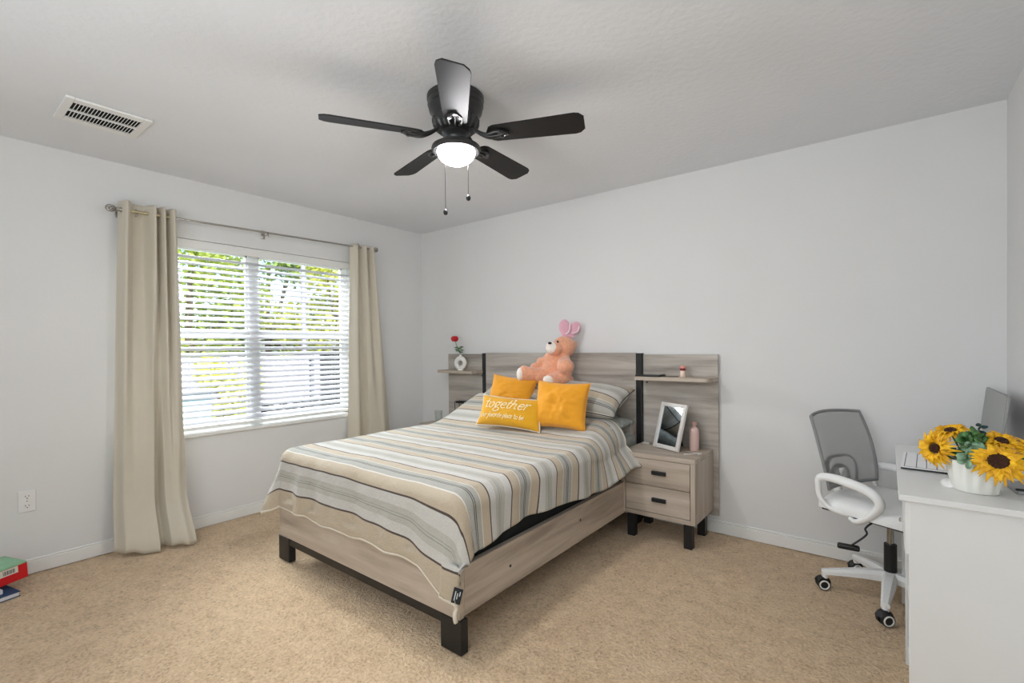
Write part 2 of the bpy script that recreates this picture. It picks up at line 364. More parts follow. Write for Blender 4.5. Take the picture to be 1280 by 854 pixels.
free('white_pole', bm, FEN, 'slim white pole rising behind the yard fence', 'pole', loc=(-5.4, 1.62, -.15), auto=40)
def leaves(bm, blobs, n, size, rnd):
    for i in range(n):
        c, r = rnd.choice(blobs); d = Vector((rnd.gauss(0, 1), rnd.gauss(0, 1), rnd.gauss(0, 1))).normalized()*(rnd.random()**.4)
        p = Vector(c)+Vector((d.x*r[0], d.y*r[1], d.z*r[2])); s = size*(.6+.8*rnd.random())
        q = Matrix.Rotation(rnd.random()*6.28, 3, 'Z') @ Matrix.Rotation(rnd.gauss(0, .9), 3, 'X') @ Matrix.Rotation(rnd.random()*6.28, 3, 'Z')
        pts = ((-1, 0, 0), (-.3, .45, .12), (.5, .35, .08), (1.1, 0, -.1), (.5, -.35, .08), (-.3, -.45, .12))
        bm.faces.new([bm.verts.new(p+q @ (Vector(a)*s)) for a in pts])
def leafmat(name, col):
    m = mat(name, col, .6, var=.3, vscale=3); n = m.node_tree; p = n.nodes['Principled BSDF']; out = n.nodes['Material Output']
    tl = n.nodes.new('ShaderNodeBsdfTranslucent'); tl.inputs[0].default_value = srgb(min(255, col[0]+35), min(255, col[1]+25), col[2]); mx = n.nodes.new('ShaderNodeMixShader'); mx.inputs[0].default_value = .24
    n.links.new(p.outputs[0], mx.inputs[1]); n.links.new(tl.outputs[0], mx.inputs[2]); n.links.new(mx.outputs[0], out.inputs[0]); return m
L1 = leafmat('leaf_lime', (188, 204, 104)); L2 = leafmat('leaf_mid', (150, 176, 92)); L3 = leafmat('leaf_yellow', (208, 212, 100))
BARK = mat('bark', (110, 96, 80), .9, bump=.6, bscale=30, var=.2)
def tree(lab, x, y, h, w_, m, n, seed, size=.075, low=1.1):
    t = thing('tree', lab, 'tree', (x, y, -.15), 'trees beyond the yard fence'); rnd = random.Random(seed)
    blobs = [((x+rnd.uniform(-.5, .5)*w_, y+rnd.uniform(-.9, .9)*w_, rnd.uniform(low, h)), (w_*.45, w_*.5, w_*.42)) for _ in range(13)]
    bm = BM(); leaves(bm, blobs, n, size, rnd); obj('crown', bm, m, t, smooth='no')
    bm = BM(); tube(bm, spline([(x, y, -.2), (x+.05, y+.04, .8), (x-.04, y, 1.6), (x, y+.05, h*.75)], 5), [.11-.0045*k for k in range(16)], 10)
    for k in range(5):
        b = blobs[k][0]; tube(bm, spline([(x, y, 1.0+.15*k), ((x+b[0])/2, (y+b[1])/2, (1.1+b[2])/2), b], 4), [.045-.004*i for i in range(9)], 8)
    obj('trunk', bm, BARK, t, smooth=True)
tree('lime green tree over the fence, seen in the left half of the window', -7.4, .25, 4.0, 1.35, L1, 4200, 3)
tree('mid green tree over the fence, behind the window centre', -8.2, 2.2, 4.4, 1.3, L2, 4200, 5)
tree('yellow green tree over the fence, seen in the right half of the window', -7.0, 3.4, 4.0, 1.35, L3, 4200, 8)
rnd = random.Random(4)
sh = thing('yellow_shrub', 'bright yellow green shrub growing before the pale fence', 'shrub', (-3.35, -.45, -.15))
bm = BM(); leaves(bm, [((-3.3, -.62, .55), (.3, .34, .35)), ((-3.4, -.35, .75), (.3, .28, .35)), ((-3.35, -.8, .95), (.2, .22, .22)), ((-3.3, -.5, .2), (.35, .4, .4))], 1500, .045, rnd); obj('foliage', bm, L3, sh, smooth='no')
bm = BM()
for k in range(6): tube(bm, spline([(-3.35, -.5, -.15), (-3.35+.1*cos(k), -.5+.14*sin(k), .25), (-3.35+.2*cos(k), -.5+.25*sin(k), .7)], 4), .014, 6)
obj('stem', bm, BARK, sh, smooth=True)
hg = thing('low_hedge', 'low dark green hedge clipped along the foot of the fence', 'hedge', (-3.8, .3, -.15)); HG = mat('hedge_dark', (34, 46, 36), .8, var=.3, vscale=6)
bm = BM(); leaves(bm, [((-3.85, -3+.35*k, .16), (.25, .28, .27)) for k in range(18)], 6500, .04, rnd); obj('foliage', bm, HG, hg, smooth='no')
for k in range(18): bm = BM(); tube(bm, [(-3.85, -3+.35*k, -.15), (-3.84, -2.98+.35*k, .1), (-3.86, -3+.35*k, .3)], .02, 6); obj('stem', bm, BARK, hg)
BINB = mat('pale_blue_plastic', (150, 186, 206), .5, var=.04); BINL = mat('dark_lid_plastic', (48, 56, 62), .5)
bn = thing('yard_bin', 'pale blue bin with dark lid standing in the yard', 'bin', (-2.95, -1.2, -.15))
bm = BM(); v = box(bm, -3.2, -2.7, -1.42, -1.0, -.1, .66, .03)
for q in bm.verts:
    k = 1-.18*(1-(q.co.z+.1)/.76); q.co.x = -2.95+(q.co.x+2.95)*k; q.co.y = -1.21+(q.co.y+1.21)*k
obj('bin_body', bm, BINB, bn, auto=40)
bm = BM(); box(bm, -3.23, -2.67, -1.45, -.97, .66, .74, .03); obj('lid', bm, BINL, bn, auto=40)
for s in (-1, 1):
    bm = BM(); cyl(bm, (-3.12, -1.21+s*.2, -.06), (-3.12, -1.21+s*.24, -.06), .09, seg=20); obj('wheel', bm, BLACKM, bn, auto=40)
# ------------------------------------------------------------------ ceiling fan
fan = thing('ceiling_fan', 'black five-blade hugger ceiling fan with glowing dome light and pull chains', 'ceiling fan', (2.212, -1.717, H))
bm = BM()
lathe(bm, [(0, 0), (.128, 0), (.134, -.006), (.134, -.022), (.129, -.028), (.131, -.034), (.131, -.048), (.125, -.054), (.127, -.060), (.124, -.075), (.112, -.088), (.106, -.10), (.104, -.108)], seg=48)
obj('motor_housing', bm, FANM, fan, world=False, auto=35)
bm = BM()
lathe(bm, [(.104, -.106), (.108, -.112), (.107, -.13), (.098, -.15), (.086, -.164), (.070, -.168), (0, -.168)], seg=96, rfun=lambda a, z: (.0045*(1 if sin(a*24) > 0 else -1) if -.16 < z < -.11 else 0))
obj('vent_ring', bm, FANM, fan, world=False, auto=30)
bm = BM(); lathe(bm, [(.0, -.165), (.066, -.166), (.068, -.178), (.05, -.19), (.044, -.20), (.043, -.222), (.05, -.228), (.1, -.230), (.113, -.238), (.116, -.250), (.108, -.262), (.092, -.264), (.088, -.258), (.0, -.255)], seg=48)
obj('light_fitter', bm, FANM, fan, world=False, auto=35)
GLOW = mat('glowing_frosted_glass', (255, 250, 240), .4, emis=(252, 250, 252), estr=82)
bm = BM(); lathe(bm, [(.089, -.258)]+[(.089*cos(a*pi/2/12), -.26-.062*sin(a*pi/2/12)) for a in range(1, 12)]+[(0, -.322)], seg=40)
obj('glass_bowl', bm, GLOW, fan, world=False, smooth=True)
bm = BM()
def blade_o(t):  # half widths along the blade
    return .052+.016*t
N = 22; top = []
for i in range(N+1):
    t = i/N; x = .15+t*(.603-.15); wd = blade_o(t)
    if t < .1: wd *= sqrt(max(.02, 1-((.1-t)/.1)**2))
    if t > .9: wd *= 1-.42*((t-.9)/.1)**2.5
    top.append((x, wd))
lo = [(x, -w_) for x, w_ in top]; hi = [(x, w_) for i, (x, w_) in enumerate(top)]
pz = Matrix.Rotation(R(-13), 3, 'X')
ring = lo+hi[::-1]
A = [bm.verts.new(pz @ Vector((x, y, .003))+Vector((0, 0, -.193))) for x, y in ring]; B = [bm.verts.new(pz @ Vector((x, y, -.003))+Vector((0, 0, -.193))) for x, y in ring]
bm.faces.new(A); bm.faces.new(B[::-1])
for k in range(len(A)): bm.faces.new((A[k], A[(k+1) % len(A)], B[(k+1) % len(A)], B[k]))
ang = [24.3, 95.7, 165.3, -120.7, -46.3]
bl0 = obj('fan_blade', bm, BLADE, fan, world=False)
bm = BM()
for s in (-1, 1):
    tube(bm, spline([(.085, s*.012, -.16), (.12, s*.016, -.186), (.16, s*.022, -.203), (.20, s*.03, -.201), (.235, s*.02, -.200), (.25, 0, -.200)], 6), .006, 8)
tube(bm, spline([(.12, 0, -.188), (.17, 0, -.205), (.23, 0, -.201)], 6), .005, 8)
for (x, y) in ((.22, .024), (.22, -.024), (.25, 0)): cyl(bm, (x, y, -.207), (x, y, -.196), .009, seg=12)
ir0 = obj('blade_iron', bm, FANM, fan, world=False, auto=40)
for i, a in enumerate(ang):
    if i == 0: b, r_ = bl0, ir0
    else:
        b = bl0.copy(); r_ = ir0.copy(); C.objects.link(b); C.objects.link(r_)
    b.rotation_euler = (0, 0, R(a)); r_.rotation_euler = (0, 0, R(a))
rv = Vector((cos(YAW), sin(YAW), 0))
for lat, dep, zend in ((.062, -.075, -.50), (-.045, -.06, -.56)):
    q = rv*lat+Vector((fw.x, fw.y, 0))*dep
    bm = BM(); cyl(bm, (q.x, q.y, -.225), (q.x, q.y, zend), .0013, seg=6); k = obj('pull_chain', bm, FANM, fan, world=False)
    bm = BM(); lathe(bm, [(0, .014), (.004, .013), (.0095, .004), (.0105, -.003), (.008, -.011), (0, -.015)], (q.x, q.y, zend), 16); obj('chain_knob', bm, BLACKM, k, world=False, smooth=True)

# ceiling register
vt = thing('ceiling_vent', 'white ceiling air register with two rows of dark slots', 'vent', (.69, -2.70, H))
bm = BM(); vx0, vx1, vy0, vy1 = .535, .845, -2.868, -2.535
for a in ((vx0, vx1, vy0, vy0+.035), (vx0, vx1, vy1-.035, vy1), (vx0, vx0+.05, vy0+.035, vy1-.035), (vx1-.05, vx1, vy0+.035, vy1-.035)): box(bm, *a, H-.012, H-.001, .003)
obj('frame', bm, TRIM, vt)
bm = BM(); box(bm, vx0+.03, vx1-.03, vy0+.02, vy1-.02, H-.004, H-.001); obj('duct_shade_sheet', bm, mat('duct_shade_black', (8, 8, 8), .9), vt)  # flat black sheet painted as the shade behind the louvers
bm = BM(); n_ = 20
for i in range(1, n_):
    y = vy0+.035+i*(vy1-vy0-.07)/n_; mm = Matrix.Translation((.69, y, H-.008)) @ Matrix.Rotation(R(-30), 4, 'X') @ Matrix.Translation((-.69, -y, -H+.008))
    box(bm, vx0+.045, vx1-.045, y-.0012, y+.0012, H-.013, H-.003, mtx=mm)
obj('louvers', bm, TRIM, vt)
bm = BM(); box(bm, .684, .696, vy0+.03, vy1-.03, H-.014, H-.004, .002); obj('center_bar', bm, TRIM, vt)

# wall outlet
ol = thing('wall_outlet', 'white duplex wall outlet low on the wall left of the curtain', 'outlet', (0, -2.928, .415))
bm = BM(); box(bm, .0005, .007, -2.964, -2.892, .353, .475, .003); obj('cover_plate', bm, WPLAST, ol)
for zc in (.388, .440):
    bm = BM(); cyl(bm, (.004, -2.928, zc), (.0095, -2.928, zc), .0172, seg=24); k = obj('socket', bm, WPLAST, ol, auto=40)
    bm = BM(); box(bm, .0088, .0099, -2.936, -2.9335, zc-.002, zc+.007); box(bm, .0088, .0099, -2.9225, -2.920, zc-.001, zc+.007); cyl(bm, (.0088, -2.928, zc-.009), (.0099, -2.928, zc-.009), .0028, seg=10); obj('slots', bm, BLACKM, k)
bm = BM(); cyl(bm, (.006, -2.928, .414), (.0085, -2.928, .414), .003, seg=10); obj('screw', bm, CHROME, ol)

# ------------------------------------------------------------------ curtain rod and curtains
rodp = lambda y: 2.13+(y+2.45)*.020
rd = thing('curtain_rod', 'thin nickel curtain rod with caged ball finials above the window', 'curtain rod', (0, -1.6, 2.15))
bm = BM(); cyl(bm, (.09, -2.52, rodp(-2.52)), (.09, -2.25, rodp(-2.25)), .0095, seg=16); obj('thick_tube', bm, BRASS, rd, auto=40)
bm = BM(); cyl(bm, (.09, -2.27, rodp(-2.27)), (.09, -.66, rodp(-.66)), .0075, seg=16); obj('thin_tube', bm, CHROME, rd, auto=40)
for y, s in ((-2.55, -1), (-.64, 1)):
    z = rodp(y); bm = BM(); 
    for k in range(6):
        a = k*pi/6; tube(bm, [(.09+.021*cos(a)*sin(t_), y+s*.004+.025*cos(t_), z+.021*sin(a)*sin(t_)) for t_ in [2*pi*j/20 for j in range(20)]], .0022, 6, closed=True)
    ell(bm, (.09, y, z), (.013, .014, .013), 12, 8); cyl(bm, (.09, y-s*.045, z), (.09, y-s*.022, z), .013, .009, 16); cyl(bm, (.09, y-s*.05, z), (.09, y-s*.045, z), .016, seg=16)
    obj('finial', bm, CHROME, rd, auto=40)
for y in (-2.50, -1.61, -.69):
    z = rodp(y); bm = BM(); box(bm, .001, .006, y-.014, y+.014, z-.035, z+.03, .002); cyl(bm, (.005, y, z-.014), (.09, y, z-.014), .005, seg=10); tube(bm, [(.09+.013*cos(a), y, z+.013*sin(a)) for a in [R(180+20*j) for j in range(10)]], .0035, 6)
    cyl(bm, (.09, y, z-.032), (.09, y, z-.012), .0035, seg=8); obj('bracket', bm, CHROME, rd, auto=40)
def prof(tab, u):
    for (a, b), (c, d) in zip(tab, tab[1:]):
        if u <= c: return b+(d-b)*(.5-.5*cos(pi*(u-a)/(c-a)))
    return tab[-1][1]
def curtain(lab, yt, yb, top, bot, zb, kick, seed, grom):
    t = thing('curtain', lab, 'curtain', (.09, (yt[0]+yt[1])/2, .0), 'beige grommet curtains at the window')
    NU, NV = 170, 80
    def f(u, v):
        q = 1-v; z = zb+(2.185-zb)*v; m = sst(.05, .95, q)
        yy = yt[0]*(1-q)+yb[0]*q; y1 = yt[1]*(1-q)+yb[1]*q
        o1, o2 = prof(top, u), prof(bot, u); x = .09+o1*(1-m)+o2*m
        y = yy+(y1-yy)*u+.010*noise.noise(Vector((u*4, q*3, seed)))*q+.10*(prof(bot, min(1, u+.04))-prof(bot, max(0, u-.04)))*m
        x += .012*noise.noise(Vector((u*3+5, q*2.5, seed)))*q
        k = sst(.78, 1, q); x += kick*k*k*(.30+.70*u)
        fl = sst(.93, 1, q); z += .03*fl*(1+sin(u*9+1))*.5*(1-.4*u)+.012*noise.noise(Vector((u*7, 3, seed)))*fl
        return Vector((max(x, .03), y, max(z, .006)))
    bm = BM(); grid(bm, f, NU, NV); o = obj('cloth', bm, CURT, t, smooth=True); solid(o, .003, 0)
    for u in grom:
        p = f(u, .985); zr = rodp(p.y); bm = BM(); tube(bm, [(p.x+.022*cos(a)*.35, p.y+.022*cos(a)*.3, zr+.021*sin(a)) for a in [2*pi*j/24 for j in range(24)]], .004, 8, closed=True); obj('grommet', bm, CHROME, t, smooth=True)
    return t
curtain('wide beige curtain panel at the left of the window, pooling on the carpet', (-2.512, -2.21), (-2.575, -2.19),
    [(0, -.03), (.10, .05), (.26, -.035), (.42, -.04), (.58, .05), (.655, -.03), (.75, .045), (.815, -.03), (.92, .045), (1, .0)],
    [(0, -.02), (.12, .035), (.34, .05), (.52, .06), (.60, -.02), (.66, .05), (.85, .075), (1, .035)], .004, .17, 3, (.30,))
curtain('narrow beige curtain panel at the right of the window, behind the bed', (-.89, -.655), (-.95, -.45),
    [(0, -.02), (.16, .04), (.34, -.03), (.55, .035), (.72, -.03), (.88, .035), (1, .0)],
    [(0, -.02), (.18, .03), (.40, -.045), (.47, .03), (.75, .05), (1, -.01)], .004, .04, 9, (.18,))

# ------------------------------------------------------------------ bed
bed = thing('bed', 'washed oak bed frame with black legs, wide headboard and side shelves', 'bed', (1.69, -1.0, 0))
def part(name, fn, m, parent=bed, bev=.003, **k):
    bm = BM(); fn(bm); o = obj(name, bm, m, parent, **k)
    if bev: bevm(o, bev)
    return o
BX0, BX1, BY = .945, 2.445, -1.965
part('headboard', lambda b: box(b, .925, 2.378, -.058, -.03, .30, 1.203), GX)
part('headboard_post', lambda b: box(b, .885, .925, -.062, -.012, 0, 1.20), BLACKM)
part('headboard_post', lambda b: box(b, 2.378, 2.42, -.062, -.012, 0, 1.20), BLACKM)
part('side_rail', lambda b: box(b, BX0, BX0+.03, -1.935, -.06, .15, .355), WY)
k_ = part('side_rail', lambda b: box(b, BX1-.03, BX1, -1.935, -.06, .15, .355), WY)
for y, z in ((-1.63, .245), (-.99, .27)): part('bolt', lambda b: cyl(b, (BX1-.002, y, z), (BX1+.0015, y, z), .007, seg=12), BLACKM, k_, 0)
part('foot_board', lambda b: box(b, BX0, BX1, -1.965, -1.935, .142, .36), WX)
part('cross_bar', lambda b: box(b, BX0+.03, BX1-.03, -1.962, -1.925, .100, .1415), BLACKM)
for x0, x1, y0, y1 in ((BX0-.012, BX0+.11, -1.967, -1.925), (BX1-.11, BX1+.008, -1.967, -1.925)):
    part('leg', lambda b: (box(b, x0, x0+.12, y0, y1, .0, .1415)), BLACKM)
for x0 in (BX0+.01, BX1-.07): part('leg', lambda b: box(b, x0, x0+.06, -.16, -.10, 0, .15), BLACKM)
part('slat_base', lambda b: [box(b, BX0+.03, BX1-.03, -1.85+.17*i, -1.77+.17*i, .17, .19) for i in range(11)], WX, bev=0)
part('ledge', lambda b: box(b, 2.30, 2.378, -.15, -.058, .60, .70), GX)
for x0, x1, sx in ((.41, .885, -1), (2.42, 2.938, 1)):
    sp = part('side_panel', lambda b: box(b, x0, x1, -.03, -.012, .12, 1.192), GX)
    def shelf(b):
        a, c = (x0, x1+.005) if sx < 0 else (x0+.01, x1)
        v = box(b, a, c, -.205, -.03, 1.016, 1.04)
        e = [e for e in b.edges if abs(e.verts[0].co.x-(a if sx < 0 else c)) < 1e-4 and abs(e.verts[1].co.x-(a if sx < 0 else c)) < 1e-4 and e.verts[0].co.y < -.2 and e.verts[1].co.y < -.2]
        bmesh.ops.bevel(b, geom=e, offset=.05, segments=8, affect='EDGES', profile=.5)
    part('shelf', shelf, WX, sp, .0015)
    part('screw', lambda b: cyl(b, ((x0+.03) if sx > 0 else x1-.03, -.033, .99), ((x0+.03) if sx > 0 else x1-.03, -.028, .99), .006, seg=12), BLACKM, sp, 0)

# box spring and mattress
bs = BM(); box(bs, .985, 2.405, -1.92, -.07, .192, .47, .02, 3)
o = free('box_spring', bs, BLACKF, 'black fabric box spring showing in the gap under the striped quilt', 'box spring', loc=(1.695, -1, .192), auto=40)
ma = thing('mattress', 'pale mattress with grey patterned sheet under the striped quilt', 'mattress', (1.695, -1, .47))
bm = BM(); box(bm, .995, 2.395, -1.91, -.075, .472, .635, .05, 5); obj('mattress_body', bm, SHEET, ma, auto=50)

# quilt
def zt(x, y):
    z = .650+.006*noise.noise(Vector((x*3, y*3, 0)))+.0035*noise.noise(Vector((x*9, y*7, 2)))
    left = 1-sst(1.35, 2.1, x); hr = .105+.112*left
    k = sst(-.84, -.36, y); z += hr*k
    return z
def edges(y):
    k = sst(-.95, -.42, y)
    return .99+.20*k, 2.385-.10*k, .075+.085*k
Yf = -1.895
def quilt_pt(cx, cy):
    x0, x1, rr = edges(cy); fl = .10
    yc = max(cy, Yf); bx = min(max(cx, x0), x1); ex = cx-bx; ey = min(0, cy-Yf)
    d = sqrt(ex*ex+ey*ey); z0 = zt(bx, yc)
    if d < 1e-6: return Vector((bx, yc, z0))
    dx, dy = ex/d, ey/d
    r_ = rr if ey > -.02 else .065
    if ex < 0 and ey < 0: fl = .10+.25*min(1, -ex/.2)
    kh = sst(-.95, -.42, cy)
    if ex > 0: fl = .14+.60*kh
    if ex < 0: fl = max(fl, .12+.2*kh)
    q = r_*pi/2
    if d < q: h = r_*sin(d/r_); dr = r_*(1-cos(d/r_))
    else: e = d-q; h = r_+fl*e; dr = r_+e*sqrt(max(.1, 1-fl*fl))
    s = cy if abs(dx) > abs(dy) else cx
    amp = .0085*min(1, max(0, (d-.05))/.2)
    h += amp*(sin(s*17+.8*sin(s*5))+.6*sin(s*31+1.3))*(1 if not (ex and ey) else .6)
    p = Vector((bx+dx*h, yc+dy*h, z0-dr))
    # keep clear of the wooden rails
    if p.z < .37:
        if p.x > 2.40: p.x = max(p.x, 2.462)
        if p.y < -1.90: p.y = min(p.y, -1.985)
        if p.x < .98 and p.y > -1.93: p.x = min(p.x, .925)
    p.z = max(p.z, .03)
    return p
def aR(cy):
    t = [(-2.4, .30), (-1.95, .29), (-1.86, .28), (-1.74, .25), (-1.58, .238), (-1.2, .265), (-.8, .305), (-.6, .35), (-.4, .43)]
    for (a, b), (c, d) in zip(t, t[1:]):
        if cy <= c: k = max(0, (cy-a)/(c-a)); return b+(d-b)*k
    return t[-1][1]
def aL(cy): return .24+.27*sst(-1.98, -1.72, cy)
def bF(cx): return .362+.006*sin(cx*9)+.005*sin(cx*23)+.088*sst(2.22, 2.40, cx)
def cxy(u, v):
    # v: 0 foot hem .. 1 head hem
    top = -.40
    cy0 = Yf+(top-Yf)*((v-.2)/.8) if v > .2 else Yf
    x0, x1, _ = edges(cy0)
    cx_mid = x0+(x1-x0)*((u-.17)/.66)
    cx = cx_mid if .17 <= u <= .83 else None
    ll, rr_ = None, None
    def at(cyv):
        if u < .17: return x0-aL(cyv)*(1-u/.17)
        if u > .83: return x1+aR(cyv)*((u-.83)/.17)
        return cx_mid
    if v > .2: cy = cy0; return at(cy), cy
    c = at(Yf-.2); cy = Yf-bF(c)*(1-v/.2); return at(cy), cy
def wq(cx, cy):
    wv = cy+2.257
    if cy > -.9: wv += (cy+.9)*.43
    x0, x1, _ = edges(cy)
    if cx > x1 and cy > Yf: wv += (cx-x1)*.30*min(1, (cy-Yf)/.15)
    wv += .075*sst(1.95, 2.42, cx)*sst(Yf, Yf-.28, cy)
    wv += .006*noise.noise(Vector((cx*2.5, cy*2.5, 7)))
    return wv
def qf(u, v): return quilt_pt(*cxy(u, v))
def quv(u, v):
    cx, cy = cxy(u, v); return (cx, max(.052, wq(cx, cy)))
qt = thing('quilt', 'cream, beige and grey striped quilt draped over the bed', 'quilt', (1.69, -1.2, .64))
bm = BM(); grid(bm, qf, 150, 170, uvf=quv); o = obj('quilt_cloth', bm, STRIPE, qt, smooth='keep'); solid(o, .016, 0)
HEM = mat('cream_hem_fabric', (222, 214, 198), .9, bump=.3, bscale=150, var=.03)
bm = BM(); tube(bm, [qf(i/160, 1)+Vector((0, .004, 0)) for i in range(161)], .012, 8); obj('head_hem', bm, HEM, qt, smooth=True)
bm = BM(); tube(bm, [qf(i/160, 0) for i in range(161)], .0095, 8); obj('foot_hem', bm, HEM, qt, smooth=True)
# small black care tag at the near foot corner
pc = qf(.97, .045)
bm = BM(); mm = Matrix.Translation(pc+Vector((.012, -.016, 0))) @ Matrix.Rotation(R(30), 4, 'Z') @ Matrix.Rotation(R(14), 4, 'Y')
box(bm, -.019, .019, -.0015, .0015, -.032, .032, .001, 1, mm); k = obj('brand_tag', bm, mat('tag_black', (26, 32, 38), .7), qt); k['label'] = 'small black tag'
bm = BM()
for i, (a, b) in enumerate(((-.02, .018), (-.012, .012), (.002, .02))):
    box(bm, -.010+.009*i, -.006+.009*i, -.0026, -.0015, a, b, 0, 1, mm)
obj('tag_print', bm, mat('tag_white', (200, 205, 210), .7), k)

# ------------------------------------------------------------------ pillows
def pillow(name, lab, cat, w_, h_, t_, m, loc, rot, pinch=.05, group=None, seed=0, corner=.0, uv=None, seamw=0, crown=2.2, wr=.006):
    t = thing(name, lab, cat, loc, group); t.rotation_euler = rot
    N = 44
    def P(s, q, side):
        ed = ((1-abs(s)**crown)*(1-abs(q)**crown)); th_ = t_/2*max(0, ed)**.42
        x = s*w_/2*(1-pinch*(1-q*q)); z = q*h_/2*(1-pinch*(1-s*s)*1.3)
        nn = noise.noise(Vector((s*2.2+seed, q*2.2, side*3+seed)))*wr*2*ed+noise.noise(Vector((s*5+seed, q*5, side*3)))*wr*ed
        return Vector((x, side*(th_+nn), z+h_/2))
    bm = BM()
    uvf = (lambda a, b: (a*w_, uv+b*h_)) if uv is not None else None
    grid(bm, lambda a, b: P(a*2-1, b*2-1, -1), N, N, uvf=uvf)
    grid(bm, lambda a, b: P(1-a*2, b*2-1, 1), N, N, uvf=uvf)
    bmesh.ops.remove_doubles(bm, verts=bm.verts, dist=2e-4)
    nm = 'pillow_cover'
    obj(nm, bm, m, t, world=False, smooth=True)
    if seamw:
        bm = BM(); pts = [P(a, 1, -1) for a in [k/16*2-1 for k in range(17)]]+[P(1, 1-k/8, -1) for k in range(1, 17)]+[P(1-k/8, -1, -1) for k in range(1, 17)]+[P(-1, -1+k/8, -1) for k in range(1, 16)]
        tube(bm, pts, seamw, 6, closed=True); obj('piping', bm, m if seamw < .004 else HEM, t, world=False, smooth=True)
    return t, P
pillow('sleeping_pillow', 'grey patterned sleeping pillow peeking out under the striped sham at right', 'pillow', .62, .36, .13, SHEET, (2.09, -.50, .700), (R(-88), 0, 0), seed=3, group='grey sleeping pillows')
pillow('sleeping_pillow', 'grey sleeping pillow under the quilt at the left of the headboard', 'pillow', .62, .36, .13, SHEET, (1.31, -.50, .700), (R(-88), 0, 0), seed=5, group='grey sleeping pillows')
pillow('striped_sham', 'cream striped pillow leaning on the headboard at the right, near the dark post', 'pillow', .63, .38, .19, STRIPE, (2.095, -.49, .80), (R(-66), R(3), R(3)), pinch=.09, seed=8, uv=.33, seamw=.0035)
pillow('striped_sham', 'cream striped pillow at the left, behind the yellow cushions', 'pillow', .66, .38, .18, STRIPE, (1.46, -.46, .80), (R(-62), R(-3), R(-3)), pinch=.09, seed=12, uv=.33, seamw=.0035)
pillow('throw_cushion', 'square orange velvet cushion at the right, before the peach plush bear', 'cushion', .375, .325, .15, ORANGE, (2.085, -.66, .705), (R(-20), R(2), R(13)), pinch=.07, seed=21, seamw=.003, wr=.012)
pillow('throw_cushion', 'orange cushion tucked behind the lettered yellow cushion', 'cushion', .36, .26, .13, ORANGE, (1.555, -.53, .785), (R(-24), R(7), R(18)), pinch=.07, seed=27, seamw=.003)
tp, TP = pillow('throw_cushion', 'yellow lumbar cushion lettered together, foremost on the quilt', 'cushion', .515, .225, .13, MUSTARD, (1.735, -.765, .69), (R(-24), R(2), R(8)), pinch=.08, seed=33, seamw=.005, wr=.003)
# handwriting strokes, unit x-height
GLY = {
 't': (.55, [[(.3, 1.55), (.22, .3), (.32, .02), (.55, .12)], [(.02, 1), (.55, 1.02)]]),
 'o': (.85, [[(.45, 1), (.15, .8), (.08, .4), (.3, 0), (.6, .1), (.75, .55), (.6, .95), (.45, 1)]]),
 'g': (.85, [[(.45, 1), (.15, .85), (.15, .5), (.4, .35), (.65, .5), (.65, .85), (.45, 1)], [(.6, .92), (.85, 1.05)], [(.25, .4), (.15, .2), (.35, .08), (.7, 0), (.8, -.3), (.45, -.6), (.08, -.45), (.12, -.15), (.35, -.02)]]),
 'e': (.75, [[(.12, .5), (.65, .6), (.6, .9), (.4, 1), (.15, .8), (.08, .4), (.3, .02), (.68, .2)]]),
 'h': (.95, [[(.0, 1.6), (.2, 1.65), (.14, .8), (.1, 0)], [(.12, .6), (.35, .95), (.6, .95), (.62, .4), (.65, .05), (.85, .1)]]),
 'r': (.65, [[(.0, .92), (.18, 1), (.15, .5), (.12, 0)], [(.16, .6), (.35, .95), (.58, .98), (.6, .85)]]),
 'u': (.8, [[(.1, 1), (.08, .3), (.25, 0), (.5, .15), (.6, .6), (.62, 1), (.6, .3), (.8, .05)]]),
 'f': (.55, [[(.6, 1.5), (.42, 1.65), (.3, 1.2), (.2, 0), (.05, -.6), (-.1, -.5)], [(.0, .85), (.5, .9)]]),
 'a': (.85, [[(.6, .9), (.35, 1), (.1, .6), (.15, .1), (.4, .05), (.62, .5), (.64, .95), (.62, .3), (.8, .05)]]),
 'v': (.65, [[(.05, .95), (.2, .1), (.3, .05), (.55, .9), (.65, .95)]]),
 'i': (.35, [[(.12, .95), (.1, .3), (.2, .02), (.35, .1)], [(.16, 1.35), (.18, 1.4)]]),
 'p': (.8, [[(.1, 1), (.08, 0), (.05, -.6)], [(.1, .6), (.35, 1), (.65, .7), (.5, .15), (.12, .15)]]),
 'l': (.35, [[(.2, 1.6), (.1, .5), (.15, .02), (.35, .1)]]),
 'c': (.65, [[(.6, .85), (.35, 1), (.1, .6), (.2, .05), (.6, .15)]]),
 'b': (.75, [[(.15, 1.6), (.1, .8), (.1, .1), (.4, 0), (.65, .4), (.45, .85), (.12, .6)]]),
}
def write(text, x0, x1, z0, hgt, r_, P, w_, h_, slant=.18):
    bm = BM(); adv = [GLY[c][0] if c != ' ' else .5 for c in text]; tot = sum(adv); sx = (x1-x0)/tot; x = x0
    for c, a in zip(text, adv):
        if c != ' ':
            for st in GLY[c][1]:
                pts = []
                for q in spline([(p_[0], p_[1], 0) for p_ in st], 5):
                    X = x+(q.x+slant*q.y*.9)*sx; Z = z0+q.y*hgt
                    s, t_ = X/(w_/2), Z/(h_/2); b = P(s, t_, -1); pts.append(b+Vector((0, -r_*.35, 0)))
                tube(bm, pts, r_, 6)
        x += a*sx
    return bm
obj('lettering', write('together', -.21, .175, .012, .046, .0037, TP, .515, .225, .22), LETTER, tp, world=False, smooth=True)['label'] = 'cream word together'
obj('lettering', write('our favorite place to be', -.225, .15, -.060, .022, .0021, TP, .515, .225, .25), LETTER, tp, world=False, smooth=True)

